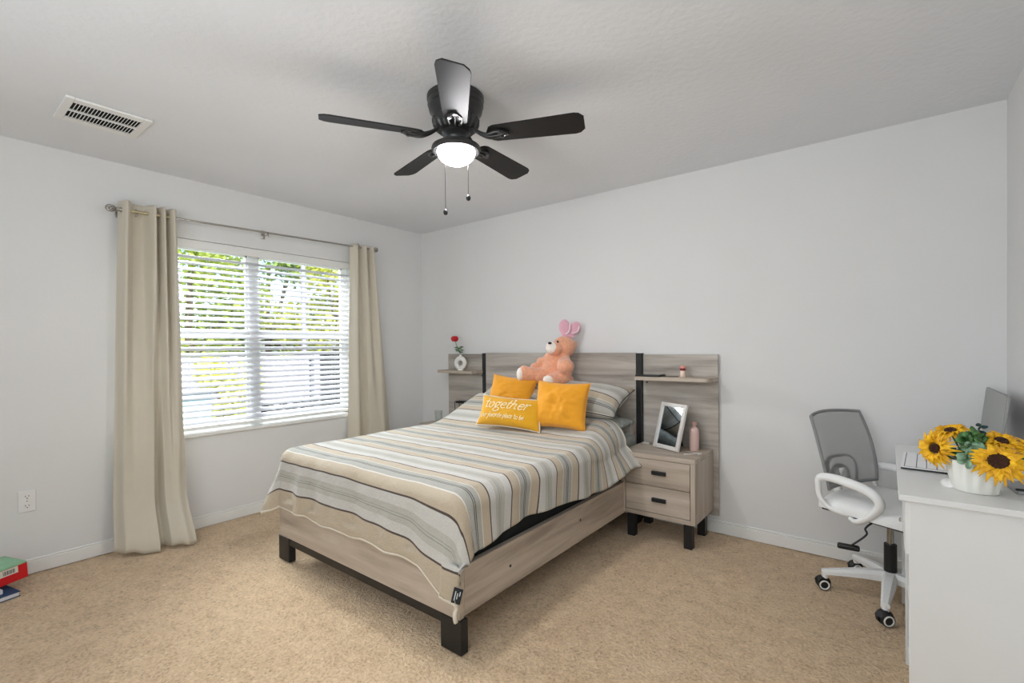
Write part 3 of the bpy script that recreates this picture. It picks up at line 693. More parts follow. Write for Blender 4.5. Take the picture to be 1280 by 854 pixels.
# ------------------------------------------------------------------ plush bear
br = thing('plush_bear', 'peach plush bear in pink bunny ears sitting against the headboard', 'stuffed toy', (1.762, -.25, .93)); br.rotation_euler = (0, 0, YAW)
def blobs(name, L_, m, parent=br, vox=.0065, sm=6):
    bm = BM()
    for c, r_, *rot in L_:
        mx_ = Matrix.Rotation(R(rot[0]), 3, rot[1]) if rot else None
        ell(bm, (c[0], c[1], c[2]-.93), r_, mtx=mx_)
    o = obj(name, bm, m, parent, world=False, smooth=True)
    q = o.modifiers.new('remesh', 'REMESH'); q.mode = 'VOXEL'; q.voxel_size = vox; q.use_smooth_shade = True
    s = o.modifiers.new('soften', 'SMOOTH'); s.iterations = sm; s.factor = .5
    return o
blobs('body', [((.105, 0, 1.25), (.092, .088, .086)), ((.03, -.06, 1.235), (.06, .055, .05)),
    ((.03, .0, 1.08), (.10, .095, .13), 14, 'Y'), ((.02, 0, 1.16), (.075, .075, .06)),
    ((.10, -.10, 1.125), (.052, .06, .052)), ((.10, -.155, 1.105), (.064, .060, .058)), ((.11, -.13, 1.06), (.045, .045, .04)), ((.10, -.05, 1.15), (.05, .05, .045)),
    ((-.06, .02, 1.13), (.05, .045, .04), 30, 'Y'), ((-.12, .02, 1.095), (.038, .038, .034)),
    ((-.08, -.02, 1.03), (.09, .07, .062)), ((-.165, -.03, 1.04), (.065, .065, .06)), ((-.205, -.035, 1.05), (.05, .062, .063)),
    ((.06, -.09, 1.01), (.08, .09, .06)), ((.0, -.15, 1.0), (.065, .06, .055)), ((.09, -.05, .995), (.085, .08, .055)), ((.182, .02, 1.268), (.032, .022, .034))], PEACH)
blobs('muzzle', [((.012, -.075, 1.240), (.053, .043, .042)), ((-.003, -.075, 1.264), (.034, .036, .028))], CREAMP)
blobs('foot_pad', [((-.235, -.05, 1.045), (.03, .048, .052))], CREAMP)
blobs('foot_pad', [((-.03, -.190, 1.005), (.045, .028, .036), 25, 'Y')], CREAMP)
blobs('inner_ear', [((.178, .004, 1.268), (.022, .014, .024))], CREAMP)
for c, r_ in (((.050, -.083, 1.291), .0085), ((.035, .052, 1.27), .0085)):
    bm = BM(); ell(bm, (c[0], c[1], c[2]-.93), (r_, r_, r_), 14, 10); obj('eye', bm, BLACKM, br, world=False, smooth=True)
bm = BM(); ell(bm, (-.012, -.112, 1.281-.93), (.015, .010, .009), 14, 10); obj('nose', bm, BLACKM, br, world=False, smooth=True)
hb = blobs('bunny_ears', [((.112, .0, 1.352), (.028, .016, .028)), ((.112, .0, 1.405), (.046, .018, .062), -3, 'Y'), ((.172, .01, 1.36), (.028, .016, .028), 30, 'Y'), ((.196, .01, 1.395), (.045, .018, .056), 22, 'Y'), ((.145, .0, 1.335), (.05, .02, .012), 14, 'Y')], PINKP, sm=3)
WSAT = mat('white_satin', (244, 222, 228), .35, var=.04)
bm = BM(); tube(bm, spline([(.118, -.02, .42), (.145, -.024, .445), (.152, -.022, .50)], 6), .007, 8, flat=.5); tube(bm, spline([(.165, -.012, .425), (.21, -.012, .44), (.222, -.010, .48)], 6), .008, 8, flat=.5); obj('ribbon', bm, WSAT, hb, world=False, smooth=True)

# ------------------------------------------------------------------ nightstands
def nightstand(x0, x1, lab):
    t = thing('nightstand', lab, 'nightstand', ((x0+x1)/2, -.23, 0), 'washed oak nightstands')
    y0, y1, z0, z1 = -.42, -.035, .16, .56; th_ = .028
    def P(nm, fn, m, bv=.002, par=t): bm = BM(); fn(bm); o = obj(nm, bm, m, par); bevm(o, bv) if bv else None; return o
    P('top_panel', lambda b: box(b, x0, x1, y0, y1, z1-th_, z1), WX)
    P('side_panel', lambda b: box(b, x0, x0+th_, y0, y1, z0, z1-th_-.0005), WZ); P('side_panel', lambda b: box(b, x1-th_, x1, y0, y1, z0, z1-th_-.0005), WZ)
    P('bottom_panel', lambda b: box(b, x0+th_+.0005, x1-th_-.0005, y0, y1, z0, z0+th_), WX)
    P('back_panel', lambda b: box(b, x0+th_, x1-th_, y1-.012, y1, z0+th_, z1-th_), BLACKM, 0)
    zm = (z0+z1)/2
    for a, b_ in ((z0+th_+.003, zm-.002), (zm+.002, z1-th_-.003)):
        d = P('drawer', lambda b: box(b, x0+th_+.004, x1-th_-.004, y0+.003, y0+.35, a, b_), WX)
        c = (a+b_)/2+.004; xm = (x0+x1)/2+.018
        P('handle', lambda b: (box(b, xm-.045, xm+.045, y0-.016, y0+.003, c-.012, c+.012)), BLACKM, .003, d)
    for sx in (x0+.055, x1-.055):
        for sy in (y0+.055, y1-.06):
            P('leg', lambda b: box(b, sx-.025, sx+.025, sy-.025, sy+.025, 0, z0-.0005), BLACKM)
    return t
nightstand(2.425, 2.905, 'washed oak two-drawer nightstand right of the bed')
nightstand(.42, .90, 'washed oak nightstand on the window side, mostly hidden by the bed')

# photo frame (leaning, glass mirrors the window)
fr = thing('framed_picture', 'white tabletop picture frame leaning back on the right nightstand', 'picture frame', (2.655, -.215, .561))
fr.rotation_euler = (R(-16), 0, R(-25.5))
FW, FH = .225, .312
bm = BM()
for a in ((-FW/2, -FW/2+.026, 0, FH), (FW/2-.026, FW/2, 0, FH), (-FW/2+.026, FW/2-.026, 0, .028), (-FW/2+.026, FW/2-.026, FH-.026, FH)): box(bm, a[0], a[1], -.016, .004, a[2], a[3], .003)
obj('frame', bm, mat('frame_white', (226, 222, 216), .4), fr, world=False, auto=40)
bm = BM(); box(bm, -FW/2+.01, FW/2-.01, .0, .006, .01, FH-.01); obj('backing', bm, mat('frame_back', (60, 56, 52), .8), fr, world=False)
MIR = mat('reflective_glass', (214, 228, 240), .04, metal=1, var=.01)
bm = BM(); box(bm, -FW/2+.024, FW/2-.024, -.009, -.007, .024, FH-.024); obj('glass', bm, MIR, fr, world=False)
bm = BM(); mm = Matrix.Translation((0, .006, .2)) @ Matrix.Rotation(R(36), 4, 'X'); box(bm, -.03, .03, -.001, .001, -.19, 0, .0005, 1, mm); obj('easel_leg', bm, mat('frame_black', (40, 38, 36), .8), fr, world=False)
# pink bottle
PKB = mat('pink_bottle_plastic', (222, 190, 180), .35); 
bt = thing('lotion_bottle', 'slim pink bottle standing behind the white picture frame', 'bottle', (2.812, -.13, .56))
bm = BM(); lathe(bm, [(0, .0), (.028, 0), (.031, .005), (.031, .12), (.029, .137), (.02, .15), (.012, .155), (0, .155)], (2.812, -.13, .5605), 28); obj('bottle_body', bm, PKB, bt, smooth=False, auto=35)
bm = BM(); lathe(bm, [(.012, .155), (.012, .168), (.016, .169), (.016, .185), (.009, .190), (0, .190)], (2.812, -.13, .5605), 20); obj('cap', bm, mat('pink_cap', (200, 160, 150), .35), bt, auto=35)
bm = BM(); tube(bm, spline([(2.80, -.30, .5635), (2.835, -.27, .5635), (2.85, -.235, .5635), (2.885, -.22, .5635), (2.875, -.26, .5635)], 6), .003, 8); free('charging_cable', bm, WPLAST, 'short white cord curled on the right nightstand beside the frame', 'cord', loc=(2.85, -.24, .5605), smooth=True)
bm = BM(); box(bm, 2.445, 2.50, -.12, -.07, .561, .566, .001, 1, None); free('folded_paper', bm, WHITE, 'small white folded paper by the dark post on the right nightstand', 'paper', loc=(2.47, -.10, .561))
# shelf items right
tb = thing('tablet', 'black tablet lying flat on the right headboard shelf', 'tablet', (2.53, -.12, 1.04))
bm = BM(); box(bm, 2.425, 2.60, -.18, -.07, 1.0405, 1.054, .003); obj('tablet_body', bm, BLACKM, tb, auto=40)
bm = BM(); box(bm, 2.431, 2.594, -.174, -.076, 1.0537, 1.0545); obj('screen', bm, mat('screen_black', (8, 8, 10), .08), tb)
bm = BM(); tube(bm, spline([(2.60, -.12, 1.043), (2.63, -.13, 1.0425), (2.68, -.12, 1.0425), (2.70, -.10, 1.0425)], 6), .0022, 6); obj('cable', bm, BLACKM, tb, smooth=True)
pb = thing('small_bottle', 'small jar with red and pink cap on the right headboard shelf', 'bottle', (2.735, -.115, 1.04))
bm = BM(); lathe(bm, [(0, 0), (.017, 0), (.0185, .003), (.0185, .040), (.016, .045), (0, .045)], (2.735, -.115, 1.0405), 22); obj('jar_body', bm, mat('cream_jar', (240, 214, 196), .4), pb, auto=35)
bm = BM(); lathe(bm, [(.0, .044), (.017, .044), (.0185, .046), (.0185, .060), (0, .060)], (2.735, -.115, 1.0405), 22); k = obj('cap', bm, mat('dark_red', (126, 30, 30), .4), pb, auto=35)
bm = BM(); lathe(bm, [(.0, .060), (.018, .060), (.018, .072), (.012, .076), (0, .076)], (2.735, -.115, 1.0405), 22); obj('cap_top', bm, mat('salmon_cap', (232, 150, 136), .4), k, auto=35)
# donut vase with rose on the left shelf
vc = Vector((.665, -.12, 1.0405))
bm = BM(); N1, N2 = 36, 18
ax = Matrix.Rotation(R(20), 3, 'Z')
def dn(u, v): a = u*2*pi; b = v*2*pi; r_ = .042+.020*cos(b); return vc+ax @ Vector((r_*cos(a), .019*sin(b), r_*sin(a)*1.1+.066))
grid(bm, dn, N1, N2); bmesh.ops.remove_doubles(bm, verts=bm.verts, dist=1e-4)
lathe(bm, [(.014, .118), (.012, .128), (.013, .146), (.011, .146), (.009, .13), (.0, .125)], vc, 20); lathe(bm, [(0, 0), (.026, 0), (.022, .010), (.01, .014), (0, .014)], vc, 20)
free('donut_vase', bm, mat('white_ceramic', (232, 230, 224), .45), 'white ring-shaped ceramic vase holding a single rose, on the left shelf', 'vase', loc=vc, auto=50)
rs = thing('rose', 'single red rose standing in the white ring-shaped vase', 'flower', vc+Vector((0, 0, .13)))
hp = vc+Vector((-.062, -.01, .288))
bm = BM(); tube(bm, spline([vc+Vector((0, 0, .128)), vc+Vector((-.008, 0, .17)), vc+Vector((-.035, -.005, .22)), hp], 6), .0028, 8); obj('stem', bm, GREEN, rs, smooth=True)
bm = BM()
for k in range(9):
    a = k*2.4; d = Vector((cos(a), sin(a), .25)).normalized(); b = vc+Vector((-.015, 0, .165+.006*k)); s = .04
    sd = d.cross(Vector((0, 0, 1))).normalized(); tip = b+d*s*1.3+Vector((0, 0, -.01)); mid = b+d*s*.6+Vector((0, 0, .008))
    bm.faces.new([bm.verts.new(q) for q in (b, mid+sd*s*.38, tip, mid-sd*s*.38)])
o = obj('leaves', bm, GREEN, rs); solid(o, .0012)
bm = BM()
for L_ in range(3):
    for k in range(5):
        a0 = k*2*pi/5+L_*.6; rr_ = .012+.0098*L_
        def pf(u, v, a0=a0, rr_=rr_, L_=L_):
            a = a0+(u-.5)*1.7; r_ = rr_*(.42+.72*sin(.25+v*pi*.78)); return hp+Vector((r_*cos(a), r_*sin(a), -.018+v*.052-.006*(2*u-1)**2*v))
        grid(bm, pf, 6, 6)
o = obj('bloom', bm, RED, rs, smooth=True); solid(o, .0012)
# things on the left nightstand
gs = BM(); gc = (.445+.0, -.20, .5605)
lathe(gs, [(0, 0), (.030, 0), (.033, .003), (.038, .095), (.0365, .095), (.0315, .010), (0, .008)], gc, 32); free('drinking_glass', gs, PANE, 'clear drinking glass on the left nightstand', 'glass', loc=gc, smooth=True)
bm = BM()
for (x, y) in ((.585, -.12), (.70, -.12), (.585, -.06), (.70, -.06)): cyl(bm, (x, y, .5605), (x, y, .742), .003, seg=8)
tube(bm, [(.585, -.12, .742), (.70, -.12, .742), (.70, -.06, .742), (.585, -.06, .742)], .0035, 8, closed=True); box(bm, .598, .688, -.122, -.10, .728, .748, .003)
free('wire_stand', bm, BLACKM, 'small black wire stand on the left nightstand behind the quilt', 'stand', loc=(.67, -.09, .5605))

# ------------------------------------------------------------------ desk
dk = thing('desk', 'white desk along the right wall, seen end on', 'desk', (4.05, -.85, 0))
DX0, DX1, DY0, DY1 = 3.842, 4.262, -1.345, -.36
def D(nm, fn, m=WHITE, bv=.002, par=dk): bm = BM(); fn(bm); o = obj(nm, bm, m, par); bevm(o, bv) if bv else None; return o
D('desktop', lambda b: box(b, DX0, DX1, DY0, DY1, .742, .762))
D('end_panel', lambda b: box(b, 3.868, DX1, -1.332, -1.314, 0, .7415)); D('end_panel', lambda b: box(b, 3.868, DX1, -.392, -.374, 0, .7415))
D('back_panel', lambda b: box(b, DX1-.012, DX1, -1.3135, -.3925, .25, .7415))
D('divider_panel', lambda b: box(b, 3.868, DX1-.013, -.948, -.930, 0, .7415))
d = D('drawer', lambda b: box(b, 3.858, 4.23, -1.331, -.949, .565, .738)); d['label'] = 'top drawer'
D('knob', lambda b: (cyl(b, (3.858, -1.14, .62), (3.851, -1.14, .62), .004, seg=12), ell(b, (3.849, -1.14, .62), (.004, .007, .007), 14, 10)), CHROME, 0, d)
D('shelf', lambda b: box(b, 3.875, DX1-.013, -1.3135, -.9485, .30, .316)); D('shelf', lambda b: box(b, 3.875, DX1-.013, -1.3135, -.9485, .06, .076)); D('kick_panel', lambda b: box(b, 3.885, 3.9, -1.3135, -.9485, 0, .06))
D('shelf', lambda b: box(b, 3.875, DX1-.013, -1.3135, -.9485, .545, .560))
# monitor
mo = thing('monitor', 'flat grey monitor on the desk against the right wall, behind the sunflowers', 'monitor', (4.19, -.31, .762))
mm = Matrix.Translation((4.195, -.31, .93)) @ Matrix.Rotation(R(6), 4, 'Y')
bm = BM(); box(bm, -.006, .003, -.262, .262, -.105, .105, .003, 2, mm); obj('housing', bm, mat('grey_plastic', (150, 150, 148), .5), mo, auto=40)
bm = BM(); box(bm, -.0075, -.0058, -.257, .257, -.10, .10, 0, 1, mm); obj('screen', bm, mat('screen_reflection_grey', (148, 150, 147), .35), mo)  # switched off; the grey it reflects is put into the colour
bm = BM(); box(bm, .0, .02, -.02, .02, -.16, -.05, .003, 2, mm); obj('stand_neck', bm, CHROME, mo, auto=40)
bm = BM(); box(bm, 4.12, 4.24, -.40, -.22, .7625, .769, .003); obj('stand_base', bm, CHROME, mo, auto=40)
# planner pad
pp = thing('planner_pad', 'white planner pad with dark ruled lines lying on the desk', 'notepad', (3.94, -.78, .762))
mm = Matrix.Translation((3.96, -.78, .763)) @ Matrix.Rotation(R(-3), 4, 'Z')
bm = BM(); box(bm, -.098, .098, -.165, .165, .001, .009, .001, 1, mm); obj('pages', bm, mat('paper_white', (240, 240, 240), .7), pp)
INK = mat('ink_grey', (92, 92, 98), .7)
bm = BM()
for x in (-.088, -.052, -.022, .008, .038, .068): box(bm, x, x+.0025, -.15, .155, .0086, .0094, 0, 1, mm)
box(bm, -.088, .07, -.150, -.146, .0086, .0094, 0, 1, mm); obj('ruled_lines', bm, INK, pp)
bm = BM(); box(bm, -.097, .099, -.1665, -.164, .001, .007, .0005, 1, mm); obj('binding', bm, BLACKM, pp)
ms = BM(); ell(ms, (3.985, -1.115, .766), (.028, .05, .020), 28, 18)
bmesh.ops.bisect_plane(ms, geom=ms.verts[:]+ms.edges[:]+ms.faces[:], plane_co=(0, 0, .7625), plane_no=(0, 0, -1), clear_outer=True)
free('computer_mouse', ms, mat('glossy_white', (226, 226, 224), .12, coat=.6), 'glossy pale computer mouse on the desk left of the flower pot', 'mouse', loc=(3.985, -1.115, .7625), smooth=True)
nb = thing('silver_notebook', 'thin grey notebook at the right edge of the desk', 'notebook', (4.19, -1.06, .762))
mm = Matrix.Translation((4.195, -1.04, .7625)) @ Matrix.Rotation(R(8), 4, 'Z')
bm = BM(); box(bm, -.062, .062, -.08, .08, .0005, .010, .002, 2, mm); obj('cover', bm, mat('silver_grey', (150, 150, 152), .4), nb, auto=40)
bm = BM(); cyl(bm, (4.14, -1.125, .777), (4.22, -1.11, .777), .0035, seg=10); free('pen', bm, BLACKM, 'dark pen lying on the grey notebook on the desk', 'pen', loc=(4.18, -1.118, .7725))

# flower pot and sunflowers
vp = Vector((4.045, -1.15, .7625))
bm = BM(); lathe(bm, [(0, 0), (.056, 0), (.060, .004), (.068, .05), (.074, .095), (.075, .102), (.072, .103), (.070, .097), (.062, .05), (0, .045)], vp, 96, rfun=lambda a, z: .0036*sin(a*13+z*40+1.8*sin(z*45)) if .004 < z < .1 else 0)
free('flower_pot', bm, mat('white_porcelain', (234, 234, 226), .35, coat=.2), 'white wavy-ribbed flower pot on the desk filled with sunflowers', 'flower pot', loc=vp, auto=60)
def sunflower(lab, c, nrm, r_, seed, disk=.38):
    c = Vector(c); nrm = Vector(nrm).normalized(); q = nrm.to_track_quat('Z', 'Y').to_matrix(); rnd = random.Random(seed)
    t = thing('sunflower', lab, 'flower', c, 'artificial sunflowers in the white pot')
    bm = BM()
    for lay, (cnt, sc, lift) in enumerate(((22, 1.0, -.02), (20, .88, .10), (15, .70, .22))):
        for k in range(cnt):
            a = 2*pi*(k+.35*lay)/cnt+rnd.uniform(-.09, .09); L_ = r_*sc*rnd.uniform(.9, 1.08); wd = r_*.125*rnd.uniform(.85, 1.2); lf = lift+rnd.uniform(-.12, .14); tw = rnd.uniform(-.4, .4)
            rad = Vector((cos(a), sin(a), 0)); sd = Vector((-sin(a), cos(a), 0))
            def pf(u, v):
                s = v; wv = wd*sin(min(1, s*1.0+.22)*pi*.93)**.8 if s < .98 else wd*.06
                x = r_*.26+s*(L_-r_*.26); b = (u*2-1)
                h = lf*r_*s+.12*r_*sin(s*pi)+abs(b)*wv*.35*(1-.3*s)+tw*b*wv*.5-.16*r_*s*s
                return c+q @ (rad*x+sd*b*wv+Vector((0, 0, h+.002*lay)))
            grid(bm, pf, 4, 7)
    o = obj('petals', bm, PETAL, t, smooth=True); solid(o, .0008)
    bm = BM(); mm = q.to_4x4(); lathe(bm, [(0, .010), (r_*disk*.25, .007), (r_*disk*.5, .012), (r_*disk*.85, .013), (r_*disk, .004), (r_*disk*.9, -.006), (0, -.008)], c, 28, mm); obj('seed_disk', bm, DISK, t, smooth=True)
    bm = BM(); b0 = vp+Vector((rnd.uniform(-.02, .02), rnd.uniform(-.02, .02), .05)); tube(bm, spline([b0, b0*.4+c*.6-nrm*.02-Vector((0, 0, .01)), c-nrm*.006], 6), .003, 8); obj('stem', bm, GREEN, t, smooth=True)
sunflower('largest sunflower, facing forward with a wide brown centre', (4.085, -1.24, .878), (-.1, -1, .75), .074, 1, .5)
sunflower('sunflower at the left of the bunch, turned sideways over the mouse', (3.945, -1.16, .892), (-.72, -.75, .12), .066, 2, .25)
sunflower('sunflower at the top left of the bunch, facing up', (3.99, -1.07, .938), (-.25, -.35, 1), .062, 3, .3)
sunflower('sunflower behind the largest one, at the top of the bunch', (4.105, -1.13, .925), (.2, -.4, .9), .062, 4, .3)
sunflower('sunflower at the right edge of the photo, half cut off', (4.175, -1.13, .895), (.6, -.5, .5), .062, 5, .3)
def sprig(lab, pts, m, n, size, seed, name='eucalyptus_sprig'):
    t = thing(name, lab, 'greenery', pts[0], 'greenery in the white flower pot'); rnd = random.Random(seed); sp = spline(pts, 8)
    bm = BM(); tube(bm, sp, .0016, 6); obj('stem', bm, GREEN, t, smooth=True)
    bm = BM()
    for k in range(n):
        i = int((.25+.75*k/n)*(len(sp)-1)); b = sp[i]; d = Vector((rnd.gauss(0, 1), rnd.gauss(0, 1), rnd.gauss(.2, .7))).normalized(); s = size*rnd.uniform(.7, 1.2)
        nn = Vector((rnd.gauss(0, .6), -1, rnd.gauss(.6, .5))).normalized(); sd = d.cross(nn).normalized(); cc = b+d*s
        vs = [bm.verts.new(cc+d*s*.85*cos(a)+sd*s*.75*sin(a)+nn*.002*cos(2*a)) for a in [2*pi*j/10 for j in range(10)]]; bm.faces.new(vs)
    o = obj('leaves', bm, m, t, smooth=True); solid(o, .0008)
b0 = vp+Vector((0, 0, .09))
sprig('pale green leaf cluster at the front of the bunch, over the pot rim', [b0, b0+Vector((-.02, -.05, .03)), b0+Vector((-.035, -.085, .015))], EUCA, 20, .017, 1)
sprig('pale green leaves in the middle of the bunch', [b0, b0+Vector((-.01, -.03, .05)), b0+Vector((-.02, -.06, .07))], EUCA, 22, .018, 2)
sprig('deep green leaves at the centre between the sunflowers', [b0, b0+Vector((-.02, -.01, .05)), b0+Vector((-.03, -.03, .09))], GREEN, 26, .019, 3)
sprig('deep green leaves in the gap left of the largest sunflower', [b0, b0+Vector((.0, .0, .06)), b0+Vector((.005, -.03, .10))], GREEN, 26, .017, 4)
sprig('dark teal sprig rising above the bunch', [b0, b0+Vector((.0, .01, .08)), b0+Vector((.012, .0, .128))], DLEAF, 13, .010, 5)
sprig('dark trailing sprig at the right of the pot', [b0, b0+Vector((.09, -.03, .02)), b0+Vector((.14, -.05, -.03))], DLEAF, 16, .010, 6)
sprig('green leaves behind the left sunflower', [b0, b0+Vector((-.05, -.01, .03)), b0+Vector((-.07, -.03, .05))], GREEN, 18, .015, 7)

# ------------------------------------------------------------------ office chair
ch = thing('office_chair', 'white office chair with grey mesh back pulled up to the desk', 'office chair', (3.825, -.385, 0)); ch.rotation_euler = (0, 0, R(-27))
def K(nm, bm, m, par=ch, **k): return obj(nm, bm, m, par, world=False, **k)
MESH = bpy.data.materials.new('grey_mesh_fabric'); MESH.use_nodes = True; n = MESH.node_tree; p = n.nodes['Principled BSDF']
p.inputs['Base Color'].default_value = srgb(168, 168, 167); p.inputs['Roughness'].default_value = .8
t = n.nodes.new('ShaderNodeTexNoise'); t.inputs['Scale'].default_value = 300; mr = n.nodes.new('ShaderNodeMapRange'); mr.inputs[3].default_value = .58; mr.inputs[4].default_value = .78
n.links.new(t.outputs[0], mr.inputs[0]); n.links.new(mr.outputs[0], p.inputs['Alpha'])
EDGE = mat('grey_mesh_border', (140, 140, 140), .8); LUMB = mat('dark_grey_plastic', (60, 60, 60), .5)
def bk(u, v, off=0):
    z = .525+v*.355; s = u*2-1; hw = .205+.014*sin(v*pi)+.002*v
    x = -.215-.02*sin(v*pi*.5)-.07*v*v+.05*s*s+.02*sin(v*pi)*0+off
    return Vector((x, s*hw, z+.018*(1-s*s)*(v-.5)*2*(.6)))
bm = BM(); grid(bm, lambda u, v: bk(u, v), 30, 26); o = K('backrest', bm, MESH, smooth=True)
per = [bk(i/20, 1) for i in range(21)]+[bk(1, 1-i/20) for i in range(1, 21)]+[bk(1-i/20, 0) for i in range(1, 21)]+[bk(0, i/20) for i in range(1, 20)]
bm = BM(); tube(bm, per, .008, 8, closed=True)
K('back_border', bm, EDGE, o, smooth=True)
bm = BM()
for (u0, u1, v1) in ((.22, .78, .36), (.35, .65, .24)):
    pts = [bk(u0, .02, -.014), bk(u0+.0, v1*.7, -.014), bk(u0+.08, v1, -.014), bk(.5, v1+.015, -.014), bk(u1-.08, v1, -.014), bk(u1, v1*.7, -.014), bk(u1, .02, -.014)]
    tube(bm, spline(pts, 6), .010, 8, flat=.6)
K('lumbar_support', bm, LUMB, smooth=True)
bm = BM(); tube(bm, spline([(-.235, 0, .60), (-.25, 0, .52), (-.22, 0, .44), (-.10, 0, .415), (.0, 0, .415)], 6), .020, 10, flat=1.6); K('back_bracket', bm, WPLAST, smooth=True)
bm = BM()
def st_(u, v):
    s, q = u*2-1, v*2-1; rx, ry = .235, .235
    e = (abs(s)**5+abs(q)**5); x = s*rx*(1-.06*q*q)+.015; y = q*ry*(1-.05*s*s); return Vector((x, y, .455+.048*max(0, 1-e*.9)**.5+.008*s*s-.018*sst(.5, 1, s)))
grid(bm, st_, 28, 28); bmesh.ops.remove_doubles(bm, verts=bm.verts, dist=1e-5)
g = bmesh.ops.extrude_face_region(bm, geom=bm.faces[:]); vs = [v for v in g['geom'] if isinstance(v, bmesh.types.BMVert)]
for v in vs: v.co.z = .432+.01*(v.co.x > .2)
K('seat', bm, mat('white_leatherette', (228, 228, 226), .45), auto=60)
bm = BM(); box(bm, -.20, .23, -.215, .215, .418, .431, .01); box(bm, -.10, .10, -.09, .09, .385, .418, .01); K('seat_pan', bm, BLACKM, auto=40)
for s in (-1, 1):
    pts = [(-.06, s*.215, .428), (-.14, s*.232, .440), (-.188, s*.238, .485), (-.198, s*.240, .545), (-.188, s*.240, .585), (-.12, s*.240, .596), (.0, s*.240, .582), (.060, s*.240, .558), (.080, s*.240, .520), (.055, s*.238, .475), (.01, s*.232, .432), (-.03, s*.225, .410), (-.06, s*.215, .415)]
    sp = spline(pts, 6); bm = BM(); tube(bm, sp, [.0105+.006*exp(-((i/len(sp)-.5)/.25)**2) for i in range(len(sp))], 12, flat=1.35); K('armrest', bm, WPLAST, smooth=True)
bm = BM(); cyl(bm, (0, 0, .125), (0, 0, .275), .026, seg=24); K('lift_cover', bm, BLACKM, auto=40)
bm = BM(); lathe(bm, [(0, .27), (.014, .27), (.014, .365), (.024, .366), (.024, .388), (0, .388)], seg=24); K('gas_lift', bm, CHROME, auto=40)
bm = BM(); tube(bm, spline([(-.0, -.06, .40), (-.01, -.13, .395), (-.03, -.15, .365), (-.02, -.16, .34), (-.06, -.20, .285)], 6), .0045, 8); k = K('lever', bm, BLACKM, smooth=True)
bm = BM(); mm = Matrix.Translation((-.075, -.205, .27)) @ Matrix.Rotation(R(30), 4, 'Z'); box(bm, -.045, .045, -.016, .016, -.012, .012, .008, 3, mm); K('paddle', bm, BLACKM, k, auto=50)
bm = BM(); lathe(bm, [(0, .09), (.035, .09), (.046, .10), (.046, .125), (.034, .142), (0, .142)], seg=30)
for i in range(5):
    a = R(221+72*i); d = Vector((cos(a), sin(a), 0)); sd = Vector((-sin(a), cos(a), 0)); prev = None
    for t_, w_, h_, zc in ((.03, .030, .024, .118), (.12, .026, .020, .113), (.20, .021, .016, .102), (.285, .017, .012, .090)):
        c = d*t_+Vector((0, 0, zc)); r4 = [bm.verts.new(c+sd*a_*w_+Vector((0, 0, b_*h_))) for a_, b_ in ((-1, -.9), (-1, .2), (-.55, 1), (.55, 1), (1, .2), (1, -.9))]
        if prev: [bm.faces.new((prev[j], prev[(j+1) % 6], r4[(j+1) % 6], r4[j])) for j in range(6)]
        else: bm.faces.new(r4[::-1])
        prev = r4
    bm.faces.new(prev); cyl(bm, d*.272+Vector((0, 0, .06)), d*.272+Vector((0, 0, .09)), .015, seg=16)
K('star_base', bm, WPLAST, auto=35)
wa = [150, 120, 200, 175, 150]
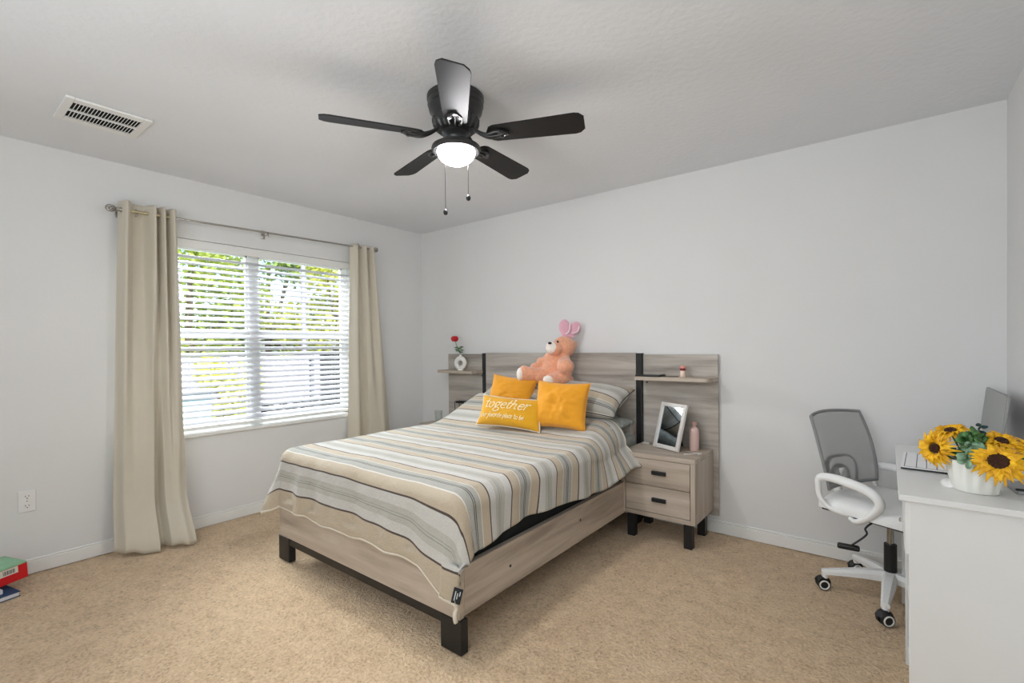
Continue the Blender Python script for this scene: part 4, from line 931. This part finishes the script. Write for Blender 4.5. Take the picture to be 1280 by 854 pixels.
for i in range(5):
    a = R(221+72*i); c = Vector((cos(a), sin(a), 0))*.280+Vector((0, 0, .0285)); ra = R(-65+27+[0, 12, -15, 25, 5][i]); d = Vector((cos(ra), sin(ra), 0)); bm = BM()
    for s in (-1, 1): cyl(bm, c+d*s*.006, c+d*s*.022, .028, seg=26)
    cyl(bm, c+Vector((0, 0, .0)), c+Vector((0, 0, .04)), .010, seg=12); tube(bm, [c+Vector((0, 0, .003))+Matrix.Rotation(R(t_), 3, d) @ Vector((0, 0, .031)) for t_ in range(-75, 76, 15)], .006, 8, flat=2.8)
    k = K('caster', bm, BLACKM, auto=40); bm = BM()
    for s in (-1, 1):
        q = d.orthogonal().normalized(); e = d.cross(q); tube(bm, [c+d*s*.0225+(q*cos(t_)+e*sin(t_))*.0205 for t_ in [2*pi*j/26 for j in range(26)]], .0038, 8, closed=True)
    K('wheel_ring', bm, WPLAST, k, smooth=True)

# ------------------------------------------------------------------ boxes at the left edge
rb = thing('game_box', 'red cardboard box with green lid lying by the left wall', 'box', (.2, -3.145, .052)); rb.rotation_euler = (R(3), 0, R(20))
bm = BM(); box(bm, -.10, .085, -.21, .175, 0, .083, .002, 1); K('box_body', bm, mat('box_red', (208, 14, 28), .45), rb)
bm = BM(); box(bm, -.102, .087, -.212, .172, .079, .088, .001, 1); K('lid', bm, mat('box_green', (146, 196, 158), .5, var=.15, vscale=14), rb)
LW = mat('label_white', (226, 220, 206), .6)
bm = BM(); box(bm, .0865, .0885, -.05, .02, .045, .078); K('printed_label', bm, LW, rb)
bm = BM(); box(bm, .0865, .0885, .06, .135, .045, .078); k = K('printed_label', bm, LW, rb)
bm = BM()
for i in range(9): box(bm, .0884, .0889, .075+.0055*i, .0775+.0055*i+(.001 if i % 2 else 0), .051, .072)
box(bm, .0884, .0889, -.042, .012, .052, .060); K('label_print', bm, mat('label_ink', (70, 60, 84), .6), k)
bm = BM(); K('opening_shade', (box(bm, -.09, .075, .1735, .1755, .006, .06), bm)[1], mat('box_shade_dark', (60, 10, 16), .8), rb)  # flat dark sheet on the closed end, painting the shade of an opening
ub = thing('picture_book', 'flat blue and white book lying under the red box', 'book', (.24, -3.155, 0)); ub.rotation_euler = (0, 0, R(14))
bm = BM(); box(bm, -.11, .10, -.20, .14, .002, .022, .002, 1); K('pages', bm, mat('book_white', (224, 224, 228), .7), ub)
bm = BM(); box(bm, -.113, .104, -.203, .144, .022, .026, .001, 1); box(bm, -.113, .104, -.203, .144, .0, .003, .001, 1); K('cover', bm, mat('book_blue', (40, 74, 112), .5), ub)
bm = BM(); box(bm, -.11, .07, -.20, .09, .027, .050, .003, 2); K('box_foot', bm, mat('white_card', (214, 216, 222), .7), ub)
